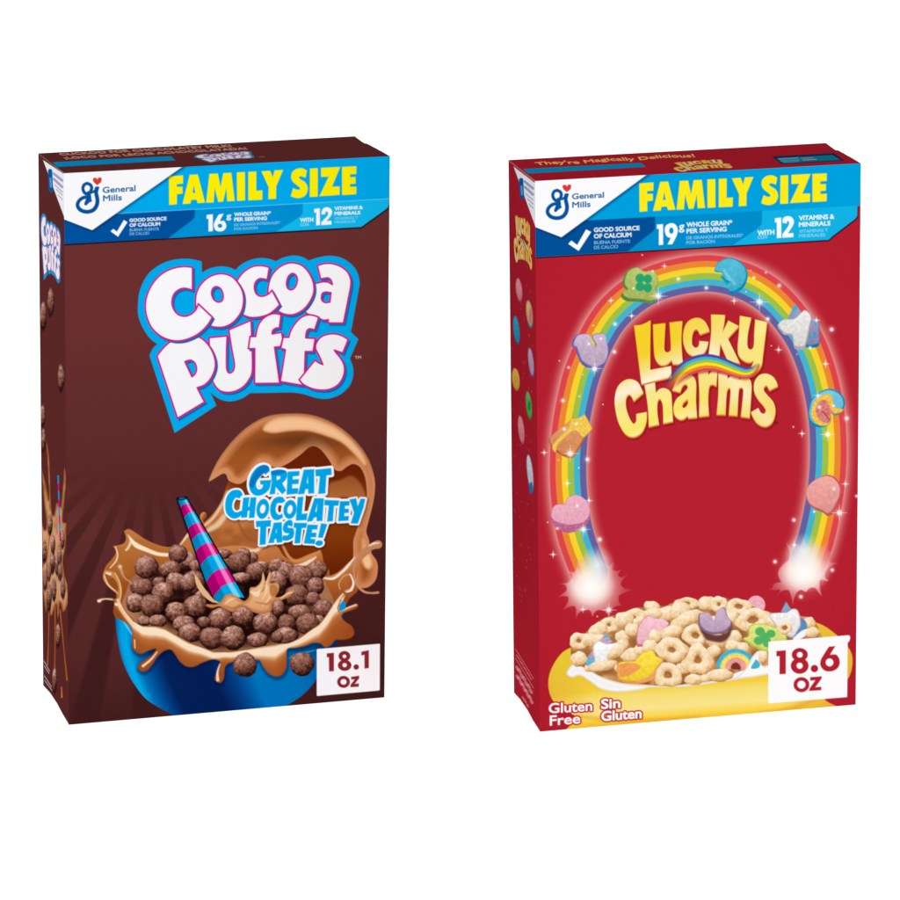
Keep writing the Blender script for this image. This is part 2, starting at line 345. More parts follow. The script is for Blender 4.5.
def front_brown(p):
    X, Y = p.X, p.Y
    g = ramp(Y, (150, (103, 47, 46)), (330, (103, 47, 46)), (450, (92, 42, 42)), (560, (72, 31, 31)), (640, (65, 28, 28)), (700, (63, 27, 27)))
    dx, dy = X - 150, Y - 430; r = np.hypot(dx, dy); th = np.degrees(np.arctan2(dy, dx))
    w = sstep((np.sin(np.radians(th*360/11.5 - 60)) + .45)/.6)
    f = np.clip((r - 55)/60, 0, 1)*np.clip((Y - 440)/50, 0, 1)*np.clip((260 - X)/60, .12, 1)*np.clip((745 - Y)/90, .2, 1)
    p.rgb[:] = g + (w*f)[..., None]*(C(80, 36, 36) - C(62, 26, 26)) * np.clip((Y[..., None] - 440)/90, .3, 1)
    dn = noise(X, Y, .9, 2)[..., None]; p.rgb += (dn - .5)*.012
    # ---- bowl
    p.part('bowl_picture')
    def bowlcol(X, Y, d):
        xl = 115 + np.clip(Y - 634, 0, 90)**1.55/33
        e = X - xl
        c = ramp(e, (0, (0, 95, 165)), (6, (0, 160, 222)), (11, (0, 167, 228)), (19, (0, 112, 184)), (28, (0, 78, 150)), (44, (3, 32, 88)), (88, (3, 30, 86)), (108, (2, 62, 132)), (130, (0, 116, 188)), (176, (0, 112, 184)), (212, (0, 74, 148)), (240, (0, 50, 110)))
        return c*(1 - .25*np.clip((660 - Y)/14, 0, 1)[..., None]*(e > 30)[..., None])
    p.fill([P('115,600c 115,612 117,634 122,659 131,679 145,698 160,708 177,717c 284,707c 300,697 313,684 325,665 336,645 343,625 345,600c')], bowlcol)
    p.stroke('124,622 133,636', 1.6, C(150, 215, 245), .7); p.stroke('287,659 300,654 316,650', [.6, 2.4, .6], C(40, 165, 225), .8)
    # ---- big wave behind
    p.part('milk_splash_picture')
    inner = P('229,478c 238,484 244,481 252,475 260,465 265.6,462.8 272,466.7 280,467 289,462.8 300,455 311,446 320,448 333,466 340,471 347,466.7 353,464 359.5,466.7 364,474.4 366,483 366.7,497 363,512 356,532 353,543 353,560 345,600 200,600 203,524c 214,513 221,502 226,488')
    def deep(X, Y, d):
        t = np.clip((Y - 470)/110, 0, 1)
        a = ramp(t, (0, (104, 34, 6)), (.25, (124, 54, 14)), (.6, (132, 58, 12)), (1, (96, 28, 2)))
        left = sstep((262 - X)/60 + (Y - 500)/60 * (X < 275))[..., None]
        b = ramp(noise(X, Y, 14, 8)*.6 + .2 + (Y - 540)/160, (0, (196, 128, 76)), (1, (172, 98, 50)))
        return a*(1 - left) + b*left
    p.fill([inner], deep)
    p.fill([P('325,505c 328,485 340,480 352,476 362,486 366,500 362,503 345,497 330,502')], lambda X, Y, d: ramp((Y - 476)/26, (0, (150, 82, 36)), (1, (184, 112, 60))), soft=1.6)
    p.fill([P('203,524c 214,513 221,502 228,490 236,510 262,520 268,548 235,560 205,555')], lambda X, Y, d: ramp((Y - 505)/50 + noise(X, Y, 7, 4)*.5, (0, (206, 140, 92)), (.6, (190, 116, 62)), (1, (164, 92, 44))), soft=.8)
    p.stroke('204,526 213,518 220,508 228,494', [2, 3, 2.6, 1], C(236, 200, 160), .9, soft=.8)
    p.stroke('207,531 217,525 224,517 230,508', [4, 6, 5, 2], C(240, 214, 178), .8, soft=1.4)
    p.stroke('236,516 242,530 248,538 258,542', [1, 1.6, 1.6, .6], C(140, 76, 34), .7, soft=.7)
    # lower back wall with its bright lip
    p.fill([P('200,556 222,547 245,546 262,550 275,545 284,556 292,560 300,558 312,553 321,552 324,563 330,575 328,610 200,610')], lambda X, Y, d: ramp((Y - 546)/45 + .3*noise(X, Y, 9, 6), (0, (206, 138, 86)), (.5, (184, 108, 56)), (1, (150, 78, 30))), soft=.6)
    p.stroke('243,548 254,551 264,546 280,541', [1, 4, 3, 1.6], C(242, 206, 170), .95, soft=1)
    p.stroke('283,546 289,557 297,561 309,557 320,551', [2.5, 3, 3, 3, 2], C(208, 140, 84), 1, soft=.8)
    p.stroke('290,566 300,566 310,561 316,557', [1, 4.5, 3.5, 1.4], C(246, 222, 200), .95, soft=.8)
    arch = P('209,480 214,468 222,454 235,438 250,425 268,416 290,413.5 312,415 335,424 355,440 368,458 374.5,478 374.5,495 371,512 367,527 366.5,533 369,540 371,552 376.7,561 377.8,570 375.6,580 369,586.7 362,588 355.6,585 353,570 353.3,553 353.3,541 356,532 363,512 366.7,497 366,483 364,474.4 359.5,466.7 353,464 347,466.7 340.6,471 334,469 329,460 320,449 311,446.5 300,455 289,462.8 280,467 272,466.7 265.6,462.8 260,465 252,475 244,481.7 237.8,484 229,480.6 226,474.4 222,474 216,477.5 210.5,480.8')
    def archcol(X, Y, d):
        depth = np.clip(-d/11, 0, 1)
        c = ramp(depth, (0, (212, 142, 94)), (.35, (204, 132, 84)), (.75, (178, 104, 54)), (1, (160, 84, 36)))
        top = np.exp(-((X - 300)/46.)**2)*np.exp(-((Y - 440 - .0016*(X-300)**2)/9.)**2)
        c = c*(1 - .32*top[..., None])
        # rim near the outside edge of the wave is a little darker
        out = np.clip(1 - (-d)/3.0, 0, 1)*np.clip(1 - (Y - (413 + ((X - 292)/86.)**2*60))/12, 0, 1)
        c = c*(1 - .22*out[..., None])
        return c
    p.fill([arch], archcol, R=14)
    p.fill([P('263,430 268,422 280,417.5 296,416.5 314,419 334,427 350,439 361,452 366,462 364,465 356,456 342,443 326,436 308,431 290,431 274,433')], lambda X, Y, d: ramp(-d/5, (0, (232, 172, 120)), (1, (246, 198, 152))), soft=1.3)
    p.stroke('214,476 222,470 228,471 235,479 242,480 250,472 259,461', 3.0, C(216, 146, 100), .7, soft=1.6)
    p.stroke('363,540 365,552', [3, 8], C(236, 178, 128), .8, soft=2)
    p.fill([P('361,555 366,552 370,556 372,564 369,569 364,566')], C(248, 198, 148), soft=1.8)
    # ---- right hand back wall and tendrils
    p.fill([P('318,578c 325,577 339,572 352,562 364,553 372,551 362,560 357,573 356,582 358,590 350,598 345,605 336,602 326,606 316,598')], lambda X, Y, d: ramp((Y - 565)/38 + .25*noise(X, Y, 8, 3), (0, (200, 130, 80)), (.5, (176, 100, 48)), (1, (150, 72, 26))), soft=.5)
    p.stroke('322,578 332,578 341,573 352,562 364,551 373,546 378,544.5', [3, 4, 5, 4, 4.5, 7, 8.5], C(196, 138, 96), soft=.5)
    p.stroke('324,578 333,578.5 341,573 347,567 355,557', [1, 2.6, 2.2, 2.6, .8], C(250, 234, 214), .95, soft=.5)
    p.stroke('369,546 374,543.5 379,543', [1, 2, 1], C(252, 240, 226), .9, soft=.6)
    p.stroke('357,556 354,568 355.5,582 363,591 371,593 378,592.5', [2, 1.6, 2.4, 2.6, 2, 2.6], C(200, 142, 104), soft=.4)
    p.stroke('340,589 339,583 344,576 351,575 353,582 351,588 345,591', 1.2, C(222, 176, 140), .8); p.stroke('350,574 353.5,583 351,590 346,592', [1, 2, 2.6, 1], C(252, 240, 222), .95)
    # ---- left wall
    wall = P('113,546c 119,545 124,543 126,538 124,531c 129,529 136,533 145,539 156.7,544.5 168,547 179,545 186,535 194,524 203,520 206,560 206,620 120,620 117,592 107,584 103,575 106,566 112,559 116,552')
    p.fill([wall], lambda X, Y, d: ramp((Y - 540)/60 + .3*noise(X, Y, 10, 1) - .1*np.clip(2 + d, 0, 2), (0, (188, 118, 60)), (.5, (172, 100, 42)), (1, (150, 76, 26))), soft=.45)
    p.stroke('128,535 131,541 128,548 126,550', [1, 3, 2.5, 2], C(240, 208, 168), .9, soft=.6)
    p.stroke('130,538 136,545 147,550 158,554 170,555', [1.5, 5, 4, 3.6, 3.4], C(250, 226, 196), 1, soft=.7)
    p.stroke('115.5,547 117.5,554 116,561 110,568', [1.2, 1.6, 1.6, 1], C(244, 214, 180), .9)
    p.stroke('180,545 187,536 194,527', [1.4, 2.6, 1], C(246, 220, 190), .85, soft=.8)
    # ---- cereal bed
    p.part('cereal_picture')
    bed = P('126,616c 122,604 126,592 132,578 146,570 170,562 205,560 232,560 262,566 290,570 318,575 329,590 334,604 327,614 319,624 309,632 299,638.5 289,643 263,646.5 247,650 230,651.5 213,651 200,646 189,642 176,635 164,628.5 150,626 136,623')
    def bedcol(X, Y, d):
        e = np.clip((-d)/9, 0, 1)*sstep(((95 - np.abs(X - 228))/24))
        a = ramp(noise(X, Y, 7, 9), (0, (150, 98, 66)), (1, (176, 122, 88))); b = ramp(noise(X, Y, 5, 2), (0, (20, 6, 6)), (.6, (34, 12, 10)), (1, (70, 34, 26)))
        return a*(1 - e[..., None]) + b*e[..., None]
    p.fill([bed], bedcol, R=11)
    P1 = [(224,554,8,5),(262,567,7,6),(252,558,6,6),(243,556,8,8),(189,560,8,8),(178,554,9.5,9.5),(317.8,570,9.5,9.5),(277,565.6,8.5,7.5),(239,562,11,10.5),(146.7,567,12,11.5),(195.6,566,6.5,6),
        (175.6,568,6,5),(170,569,11,8),(287,571,9,9),(255.6,571.5,10,9),(301,577,12,12),(241,578,11,5.5),(159,582,6.5,5),(276.7,581,10,10),(175.6,582,10,9.5),(194,582,11,12),(315.6,586,8.5,9),(188,583,8,9),
        (141.7,587,11.5,8.8),(203,596,8,6),(163,592.5,10.8,10.5),(296.7,595.6,12,11),(313,599,7.5,7),(135.6,603,9.5,9.5),(152,605.6,11.8,11.5),(195.6,606,11.5,11),(277.8,608,7,8.5),(323,609,9.8,9.5),
        (176.7,612,11.5,10),(300,612,11.5,7.5),(243,616,11,10.5),(220.6,619,12.3,10.8),(144.4,621,7,5),(204,622,7,5.5),(157.8,621,9,6.4),(265.6,623,12.5,11.5),(286.7,623,9,8.7),(319,622,6.5,7),(184,624,11,8.5),
        (307.8,624,11.5,10.8),(190,633,12,9.5),(286,636,12,9),(212,638,12.5,11),(257.8,640,10.5,7.5),(233,638,12,12.2),(277,637,6,6)]
    for i, b in enumerate(P1): puff(p, *b, seed=i*1.37 + 1, k=.92 + .1*math.sin(i*2.1))
    # ---- small splash round the straw
    p.part('straw_picture')
    # boundaries of the spiral bands, left edge and right edge
    LB = [(178.0 + (y - 499)*.342 + max(0, y - 591)*.32, y) for y in (499, 507, 518, 529, 540.5, 551.5, 565.5, 582, 597.5, 606)]
    RB = [(186.0 + (y - 498)*.583, y) for y in (498, 504.5, 512, 523.3, 532.5, 543.3, 554.5, 568.3, 582.6, 597.5)]
    CY, MG = ((0, 128, 178), (0, 166, 226), (120, 212, 244)), ((164, 0, 104), (210, 14, 134), (238, 130, 190))
    hull = np.array(LB + RB[::-1])
    p.fill([hull], C(12, 8, 12), grow=1.7, soft=.4)
    for i in range(9):
        a0, a1, b0, b1 = map(np.array, (LB[i], LB[i+1], RB[i], RB[i+1]))
        def arc(q0, q1, k=2.2):
            t = np.linspace(0, 1, 9)[:, None]; return q0*(1-t) + q1*t + np.array([-.35, -.95])*(k*np.sin(t*math.pi))*np.hypot(*(q1-q0))/14
        loop = np.concatenate([arc(a0, b0), arc(a1, b1)[::-1]])
        pal = CY if i % 2 == 0 else MG
        def sc(X, Y, d):
            t = np.clip((Y - 498)/108, 0, 1.1); xl = np.interp(Y, [a[1] for a in LB], [a[0] for a in LB]); xr = np.interp(Y, [a[1] for a in RB] + [612], [a[0] for a in RB] + [249])
            u = (X - xl)/(xr - xl)
            return ramp(u, (0, pal[0]), (.34, pal[0]), (.42, pal[1]), (.66, pal[1]), (.72, pal[2]), (.86, pal[2]), (.92, pal[1]), (1, pal[1]))
        p.fill([loop], sc, grow=.25, soft=.35)
    p.fill([ell(182, 498.6, 4.6, 1.7, -4)], C(12, 8, 12), soft=.3); p.fill([ell(182, 498.4, 3.2, .9, -4)], C(0, 110, 160), soft=.3)
    p.fill([ell(203.5, 516, 3.2, 4.2, 20)], lambda X, Y, d: ramp((X - 201 + (Y - 514)*.5)/5, (0, (226, 160, 104)), (1, (150, 78, 30))))
    p.part('milk_splash_picture')
    caramel = lambda X, Y, d: ramp(np.clip(-d/4.5, 0, 1)*.55 + .45*np.clip(1 - (Y - 580)/34, 0, 1), (0, (176, 104, 54)), (.4, (202, 136, 84)), (.75, (226, 172, 122)), (1, (240, 200, 156)))
    p.fill([P('194.5,573c 198,578 203,586 208,593 214,599.5 219,603 212,602 205,597 199,590 195.5,582')], C(226, 178, 130))
    p.fill([P('207,604c 214,604.5 218,603.5 222,600 225,595.5 231,594 238,597 244,601 249,596.5 250,588 256,586.5 261,581 262.8,571c 264.5,576 265.5,581 268,577 269.5,571c 271.5,575 270,583 277.8,583 279,590 275.6,597 283,595.6 290,590 293,592 290,595.5 282,600 273,602 271,611 261,614 250,611 241,607 233,612 226,609.5 219,606.5 212,608 206,606')], caramel, R=7)
    for q in ('262.8,574 262.8,582 258,588 252,590', '269.5,573 267,582 266,592 262,600', '278,586 273,591 268,600 262,606', '236,598 230,600 225,604'): p.stroke(q, [.5, 1.2, 1.4, .6], C(246, 214, 176), .8, soft=.5)
    for q in ('265,583 263,590 257,594', '255,602 266,604 271,601', '226,606 234,608 243,604'): p.stroke(q, [.6, 1.8, .6], C(166, 98, 50), .7, soft=.7)
    p.stroke('251,592 257,594 260,590', [2, 5, 1.5], C(248, 224, 192), .85, soft=1); p.fill([P('270,586 277,586 277,594 271,596')], C(172, 104, 54), soft=.8, alpha=.8)
    p.stroke('281,598 288,593.5 292,592.5', [1, 1.6, 1.2], C(246, 216, 178), .8)
    for b in [(278, 608, 6, 8.5, 71.3), (243, 616.5, 10.5, 9.8, 12)]:
        p.part('cereal_picture'); puff(p, *b[:4], seed=b[4])
    # ---- front rim of the splash with its drips
    p.part('milk_splash_picture')
    rim = P('113,588c 118,592 120,598 122,604 125.5,611 133,620 142,625.6 155.6,626 164.4,627.8 175.6,634.4 189,641.7 200,646 213,650.6 230,651 246.7,649.4 263,646 280,643.5 289,642.8 299,638 309,631 319,624 326.7,614 333,604 337,597 342,592 345.5,594 343,601 339.5,606 341,610 350,606 356,603.5 358.5,606 354,609.5 344,613 342,617 346,622 352,626 354.5,633 351,638 343,640 336,640 333,643 330,646 325,647.5 320,643.5 313,643 305,646 295,648 287.5,649 286.8,657 286.7,666.7 283,674 276.7,676.7 269,674 263,666.7 259,660 250,661 241,660 233,662 227.8,664 225,668 224,677.8 221,682.8 216.7,682 214.4,677.8 218.9,667.8 220,662 213,659.4 202,663 194.4,666.7 186.7,666.7 180,662 175.6,655.6 171,650 164.4,651 157.8,656.7 151,666.7 144.4,671.7 139,670 138,665.6 144,660 151,655.6 156,649 149,650.6 141,653.9 134.4,651 131.7,644.4 132,634.4 131,627.8 124.4,622 118,615.6 114.4,606.7 114,601.5 108,599.8 103,600 99,603.5 97,601.5 98,599 103,597.8 111,597.8 115.5,598.5 116,593')
    def rimcol(X, Y, d):
        top = np.interp(X, [97,113,122,133,142,156,165,176,189,200,213,230,247,263,280,289,299,309,319,327,333,345], [600,602,604,620,625.6,626,628,634.4,641.7,646,650.6,651,649.4,646,643.5,642.8,638,631,624,614,604,592])
        e = Y - top + 2.2*(noise(X, Y, 16, 5) - .5)
        wd = np.interp(X, [97,120,133,150,175,195,225,245,262,275,290,320,345,355], [2,4,10,12,11,11,6.5,8,12,15,6,13,16,8])
        t = e/wd
        c = ramp(t, (-.2, (176, 104, 54)), (.06, (176, 112, 66)), (.16, (220, 176, 132)), (.24, (248, 226, 198)), (.72, (246, 222, 192)), (.92, (216, 158, 106)), (1.15, (184, 110, 58)), (1.7, (166, 88, 38)), (3, (156, 76, 30)))
        edge = np.clip(1 + d/1.3, 0, 1)[..., None]
        return c*(1 - .22*edge)
    for k in range(3): p.fill([rim + np.array([.6, 1.8])], C(2, 18, 60), grow=2.4 - k*.9, alpha=.18, soft=1.2, tag=False, clip=lambda X, Y: np.clip((Y - 640)/8, 0, 1))
    p.fill([rim], rimcol, soft=.45)
    for s, w in (('220,664 217.5,672 217.8,680', [1.2, 2, 3]), ('157,652 151,659.5 143,666', [1, 2, 2.6]), ('134.5,640 135,648', [1.2, 1]), ('334,606 339,599 343,594', [2.4, 2, 1.4]), ('343,610 350,607 356,605', [1.6, 1.6, 1.6]), ('99,600.5 105,599 112,599.6', [1.8, 1, 1.2])):
        p.stroke(s, w, C(250, 230, 204), .9, soft=.6)
    p.fill([P('339,610 342,601.5 345.5,603 345,609')], C(0, 150, 214), soft=.4); p.stroke('339,612 338,607 341,600', .9, C(150, 72, 24))
    # left loop of milk
    p.stroke('106,571 104,577 108,585 115,591 119,594', [2, 2.2, 2, 2, 2], C(206, 146, 92)); p.stroke('107,572 112,574 117,580 120,589 119.5,598', [3.5, 5, 4, 3.4, 3], C(196, 132, 74), soft=.6)
    p.fill([P('109,580c 113,578 117,583 118,590 114,589 110,585')], C(146, 74, 24), soft=.7); p.stroke('106.5,573 110,574', [1.6, 2.6], C(252, 236, 214), .95, soft=.7)
    p.stroke('104.6,576 108,584 115,590.5', [.9, 1, .8], C(246, 222, 190), .9); p.stroke('115,573 119.5,582 121,592 120,600', [.8, 1, 1, .8], C(240, 206, 166), .9)
    p.stroke('120,567 124,577 129,581 132,584', [3.6, 1.5, 1.4, 1], C(198, 146, 108), .95); p.blob(120, 566.5, 4, C(246, 232, 218), .9)
    p.stroke('118,600 121,608 127,617 134,626', [3, 4.6, 4.4, 3], C(240, 206, 166), .9, soft=.9); p.stroke('121,603 126,612 134,621.5', .9, C(150, 84, 36), .9)
    # two loose balls below the rim
    p.part('loose_puff_picture#x'); puff(p, 245, 665, 11.8, 12, seed=31, k=.9); p.part('loose_puff_picture#y'); puff(p, 302, 664, 12.2, 11.8, seed=47, k=.8)
    # ---- slogan
    p.part('slogan_lettering')
    for l in SLOGAN: p.fill(l, C(20, 8, 6), grow=2.6, off=(1.0, 1.4), alpha=.28, soft=1.2, tag=False)
    for l in SLOGAN: p.fill([l[0]], WHITE, grow=1.9, soft=.4)
    for l in SLOGAN[:5] + SLOGAN[6:14]: p.fill([l[0]], WHITE, grow=2.5, soft=.4)
    for l in SLOGAN: p.fill(l, C(0, 167, 232), soft=.38, grow=.1)
    p.fill([P('249,484c 254,473 261,466 267,465.5 269,470 263,474 256,482 253,488 250,487')], C(0, 122, 196), soft=.7); p.fill([P('271,471.5c 277,469.8 283,470 286,472 280,474 272,475')], C(0, 128, 200), soft=.5)
    # ---- title
    p.part('title_lettering'); cocoa_logo(p); p.fill(text('TM', 355, 358.9, 361, 358.5, 2.6), C(214, 198, 200), grow=.1, soft=.4)
    # ---- weight label
    p.part('weight_label')
    p.fill([P('316.8,652c 316.7,650 318,648.9 320,648.8c 378,643.8c 379.6,643.8 380,645 380,646c 379.8,688c 379.7,689.8 379,690.4 378,690.6c 319,695.9c 317.5,696 316.8,695.3 316.7,694c')], WHITE, soft=.35)
    T = (260, 600, 9); Z = (200, 500, 3.915); mr = C(139, 36, 48)
    p.fill([poly('602,480 665,475 665,640 622,643 620,515 602,517', *T)], mr)
    p.fill([ell(760, 505, 53, 46, 0, *T)], mr); p.fill([ell(762, 588, 61, 50, 0, *T)], mr); p.fill([ell(760, 507, 17, 16, 0, *T)], WHITE); p.fill([ell(762, 586, 20, 19, 0, *T)], WHITE)
    p.fill([ell(866, 603, 24, 24, 0, *T)], mr); p.fill([poly('632,594 661,588 661,658 644,660 644,606 632,609', *Z)], mr)
    p.fill([ell(562, 712, 25, 23.5, 0, *Z), ell(562, 712, 12, 11, 0, *Z)], mr, soft=.35)
    p.fill([poly('592,692 623,688 623,698 606,720 622,718 621,731 589,733 589,724 606,702 592,703', *Z)], mr)
    # ---- banner
    p.part('banner'); S = .35
    sep = band_line(160, 211.3, 388.9, 198.7); bot = band_line(63.9, 244.1, 360, 226.9)
    shape = [P('60,170c 392,152c 392,198.4c 389.2,199c 388.9,203.5 388,207 385.5,209.5c 364.5,224.5c 362.5,226 361,226.8 358.5,227c 60,244.2c')]
    p.fill(shape, C(24, 6, 8), off=(.3, .9), grow=.5, soft=.5); p.fill(shape, C(0, 167, 232), soft=S)
    below = lambda X, Y: np.clip((Y - sep(X))/.7 + .5, 0, 1)
    p.fill(shape, C(16, 183, 235), clip=below, soft=S)
    p.fill([P('50,200c 303,190c 302.8,206c 302.6,213 301,215.5 298,218c 275,232.5c 50,250c')], C(0, 142, 210), soft=S, clip=lambda X, Y: below(X, Y)*(Y < bot(X)))
    p.fill([P('50,200c 195,200c 195,212c 194.6,217 193.5,218.5 191,221c 168,238.5c 50,250c')], C(0, 80, 155), soft=S, clip=lambda X, Y: below(X, Y)*(Y < bot(X)))
    p.stroke([(116, sep(116)), (389, sep(389))], .55, C(150, 216, 242), .75)
    p.part('banner_lettering')
    for l in FAMILY: p.fill(l, C(250, 236, 0), soft=.38)
    maker_badge(p, [poly('40,175 63,173.2 181.2,167 181.4,165 40,165'), ][:0] or [poly('62,165 185,165 180.6,168 92.2,230.2 62,218.6')], 0, 0, (102.8, 192.9, 135.4, 190.9, 5.6), None, (103.2, 201.2, 121.7, 200.1, 5.6), None)
    claims(p, [('GOOD SOURCE', 129.7, 221.9, 166.3, 220, 3.1, 'b'), ('OF CALCIUM', 129.7, 226.8, 160, 225.4, 3.1, 'b'), ('BUENA FUENTE', 129.7, 231.4, 158.8, 230.1, 2.6, 't'), ('DE CALCIO', 129.8, 235.3, 149.3, 234.4, 2.6, 't'),
        ('WHOLE GRAIN*', 234.4, 216.1, 270.6, 214.6, 3.2, 'b'), ('PER SERVING', 234.4, 221.1, 266.7, 219.8, 3.2, 'b'), ('DE GRANOS INTEGRALES*', 234.2, 226.2, 280, 223.6, 2.3, 't'), ('POR RACIÓN', 234.2, 230.2, 257.6, 228.9, 2.3, 't'),
        ('WITH', 300.3, 221.9, 313.1, 221.2, 3.5, 'b'), ('CON', 300.5, 226.2, 308.8, 225.7, 3.0, 'm'), ('VITAMINS &', 334.7, 210, 362.5, 208.8, 3.0, 'b'), ('MINERALS', 334.7, 215, 360, 214.1, 3.0, 'b'), ('VITAMINAS Y', 334.7, 219.8, 357.8, 218.8, 2.4, 't'), ('MINERALES', 334.7, 223.4, 355.3, 222.4, 2.4, 't'),
        ('g', 226.6, 218.5, 231, 218.3, 5.4, 'b')],
        [[poly('455,597 480,575 512,600 575,495 607,515 522,645', 60, 165, 9)], [poly('420,495 475,488 475,640 437,643 437,528 420,530', 160, 160, 9)],
         [P('530,490c 572,483c 540,548 575,548 597,590 580,628 540,643 500,630 484,590 495,550', 160, 160, 9), ell(540, 592, 21, 19, 0, 160, 160, 9)],
         [poly('128,530 178,525 180,675 145,678 147,562 128,564', 300, 150, 9)], [P('192,580c 200,540 225,518 255,517 282,535 288,565 272,600 238,640c 282,637c 282,670c 192,676c 192,650c 245,595 253,570 242,552 228,560 226,577c', 300, 150, 9)]])

def aff(bx, by, w, h, x0, y0, ux, uy, vx, vy):
    """map the front logo's box to origin (x0,y0) with edge vectors u and v"""
    a, b, d, e = ux/w, vx/h, uy/w, vy/h
    return (a, b, x0 - a*bx - b*by, d, e, y0 - d*bx - e*by)

def badge_side(p, tri, pill, lines):
    p.part('maker_badge'); p.fill([tri], WHITE, soft=.3)
    cx, cy, rx, ry = pill
    p.stroke([(cx - .4, cy - ry + 2), (cx + .5, cy + ry - 2)], rx*2, C(0, 92, 168)); p.stroke([(cx - .1, cy - 2), (cx + .5, cy + 6)], rx*1.0, C(120, 170, 215), .8)
    for x0, y0, x1, y1, w in lines: p.stroke([(x0, y0), (x1, y1)], w, C(140, 140, 196), .75, soft=.3)

def side_brown(p):
    X, Y = p.X, p.Y
    p.rgb[:] = ramp(Y, (150, (94, 42, 42)), (500, (92, 41, 40)), (690, (92, 40, 40)))
    tri = poly('43,160 66,175.4 66,222'); p.stroke('37,152 65,174.3', .7, C(216, 200, 198), .8)
    badge_side(p, tri, (50.5, 180.5, 2.1, 11.5), [(53.5, 173.5, 62.3, 180.5, 2.4), (53.8, 179, 62.3, 187, 2.4), (55, 185, 62.3, 192, .9), (56.5, 189.5, 62.3, 195, .9), (58, 195, 62.5, 199.5, .8)])
    p.part('title_lettering'); cocoa_logo(p, aff(138, 256, 222, 177, 40.5, 208.5, 20.5, 23, 0, 68), g=.42)
    for i, b in enumerate([(50.8, 302.5, 3.3, 14), (43.2, 316, 3.3, 14), (61, 378, 3.3, 13.5), (42.5, 416, 2.6, 11), (43.5, 440, 2.2, 12)]): p.part('loose_puff_picture#%d' % i); puff(p, *b, seed=i*3.1 + 2, k=.9)
    p.part('milk_splash_picture')
    car = lambda X, Y, d: ramp(np.clip(-d/2.4, 0, 1)*.6 + .4*noise(X, Y*.35, 2.2, 7), (0, (136, 70, 30)), (.45, (176, 110, 66)), (.85, (214, 160, 118)))
    p.fill([P('46,440c 49,455 50,480 51.5,510 54,515 56.5,503 61,505 64.3,467c 66,478 64.5,500 62.5,520 66.5,523c 65.5,545 63,560 64.5,575 68,588 67.5,604 63,612 60,602 58,618 56,604 51,616 48,603 46,612 43,592 41.5,572 43.5,560 41.2,545 40.8,518c 44.5,530 46.5,524 44,500 41.5,468c 46,485 49,500 48,470')], car, soft=.3)
    for s in ('49,600 48.5,640 47.5,665', '55,605 55,650 54,690', '60,610 64,650 67,680', '52,520 47,560 47,590'): p.stroke(s, [1.4, .8, 1.6], C(176, 96, 36), soft=.3)
    p.stroke('61.5,687 61.8,697', [1, 2], C(196, 110, 40), soft=.3)
    for i in range(8):
        p.part('straw_picture'); y = 476 + i*8; p.stroke([(58.2 + i*.25, y), (58.4 + i*.25, y + 8)], 1.5, C(0, 150, 205) if i % 2 == 0 else C(206, 20, 132), soft=.25)
    p.part('cereal_picture')
    for i, b in enumerate([(50, 525, 2.4, 10), (44.5, 552, 2.4, 11), (52.5, 562, 2.6, 12), (57, 566, 2.2, 9), (62.5, 540, 2, 9), (49, 598, 2.6, 13), (63, 588, 2.4, 11), (58, 635, 2.5, 12), (54.5, 680, 2.4, 12), (45, 580, 2.2, 10), (53, 545, 2.2, 9), (59.5, 556, 2.2, 10), (54, 590, 2.4, 11), (60, 572, 2.2, 9), (49, 572, 2.2, 9)]): p.part('loose_puff_picture#b%d' % i); puff(p, *b, seed=i*2.7 + 9, k=.9)
    p.part('small_print')
    for a in ((44, 661, 49.5, 671), (44.5, 666, 49, 673.5), (44.5, 676, 51.5, 687), (44.8, 680.5, 52, 690.5)): p.stroke([a[:2], a[2:]], .8, C(220, 206, 208), .8, soft=.3)
    p.cur = 0
    p.stroke('63,715 69.3,725.5', [.5, 1.6], C(176, 170, 170), .9, soft=.4)

def top_brown(p):
    X, Y = p.X, p.Y
    p.rgb[:] = C(103, 47, 46)
    p.stroke('37,152.8 64.5,173.6', .8, C(190, 170, 168), .9)
    p.part('top_lettering'); tan = C(236, 176, 150)
    p.fill(text('CUCKOO FOR CHOCOLATEY MILK!', 61, 155.3, 232, 146.7, 2.4, (-2.7, -2.1)), tan, grow=.2, soft=.3, alpha=.95)
    p.fill(text('¡LOCO POR LECHE ACHOCOLATADA!', 65.5, 159.0, 247.5, 149.3, 2.2, (-2.5, -1.9)), tan, grow=.18, soft=.3, alpha=.95)
    p.part('banner'); p.fill([poly('52.6,162.2 170.8,156.2 175.4,160.3 57.2,166.9')], C(0, 156, 220), soft=.35)
    p.part('title_lettering'); cocoa_logo(p, aff(138, 256, 222, 177, 192, 154.6, 58, -3.8, 9, 8.8), g=.3)
    p.stroke('259.5,156.9 264,156.7', .6, C(190, 170, 170), .7)

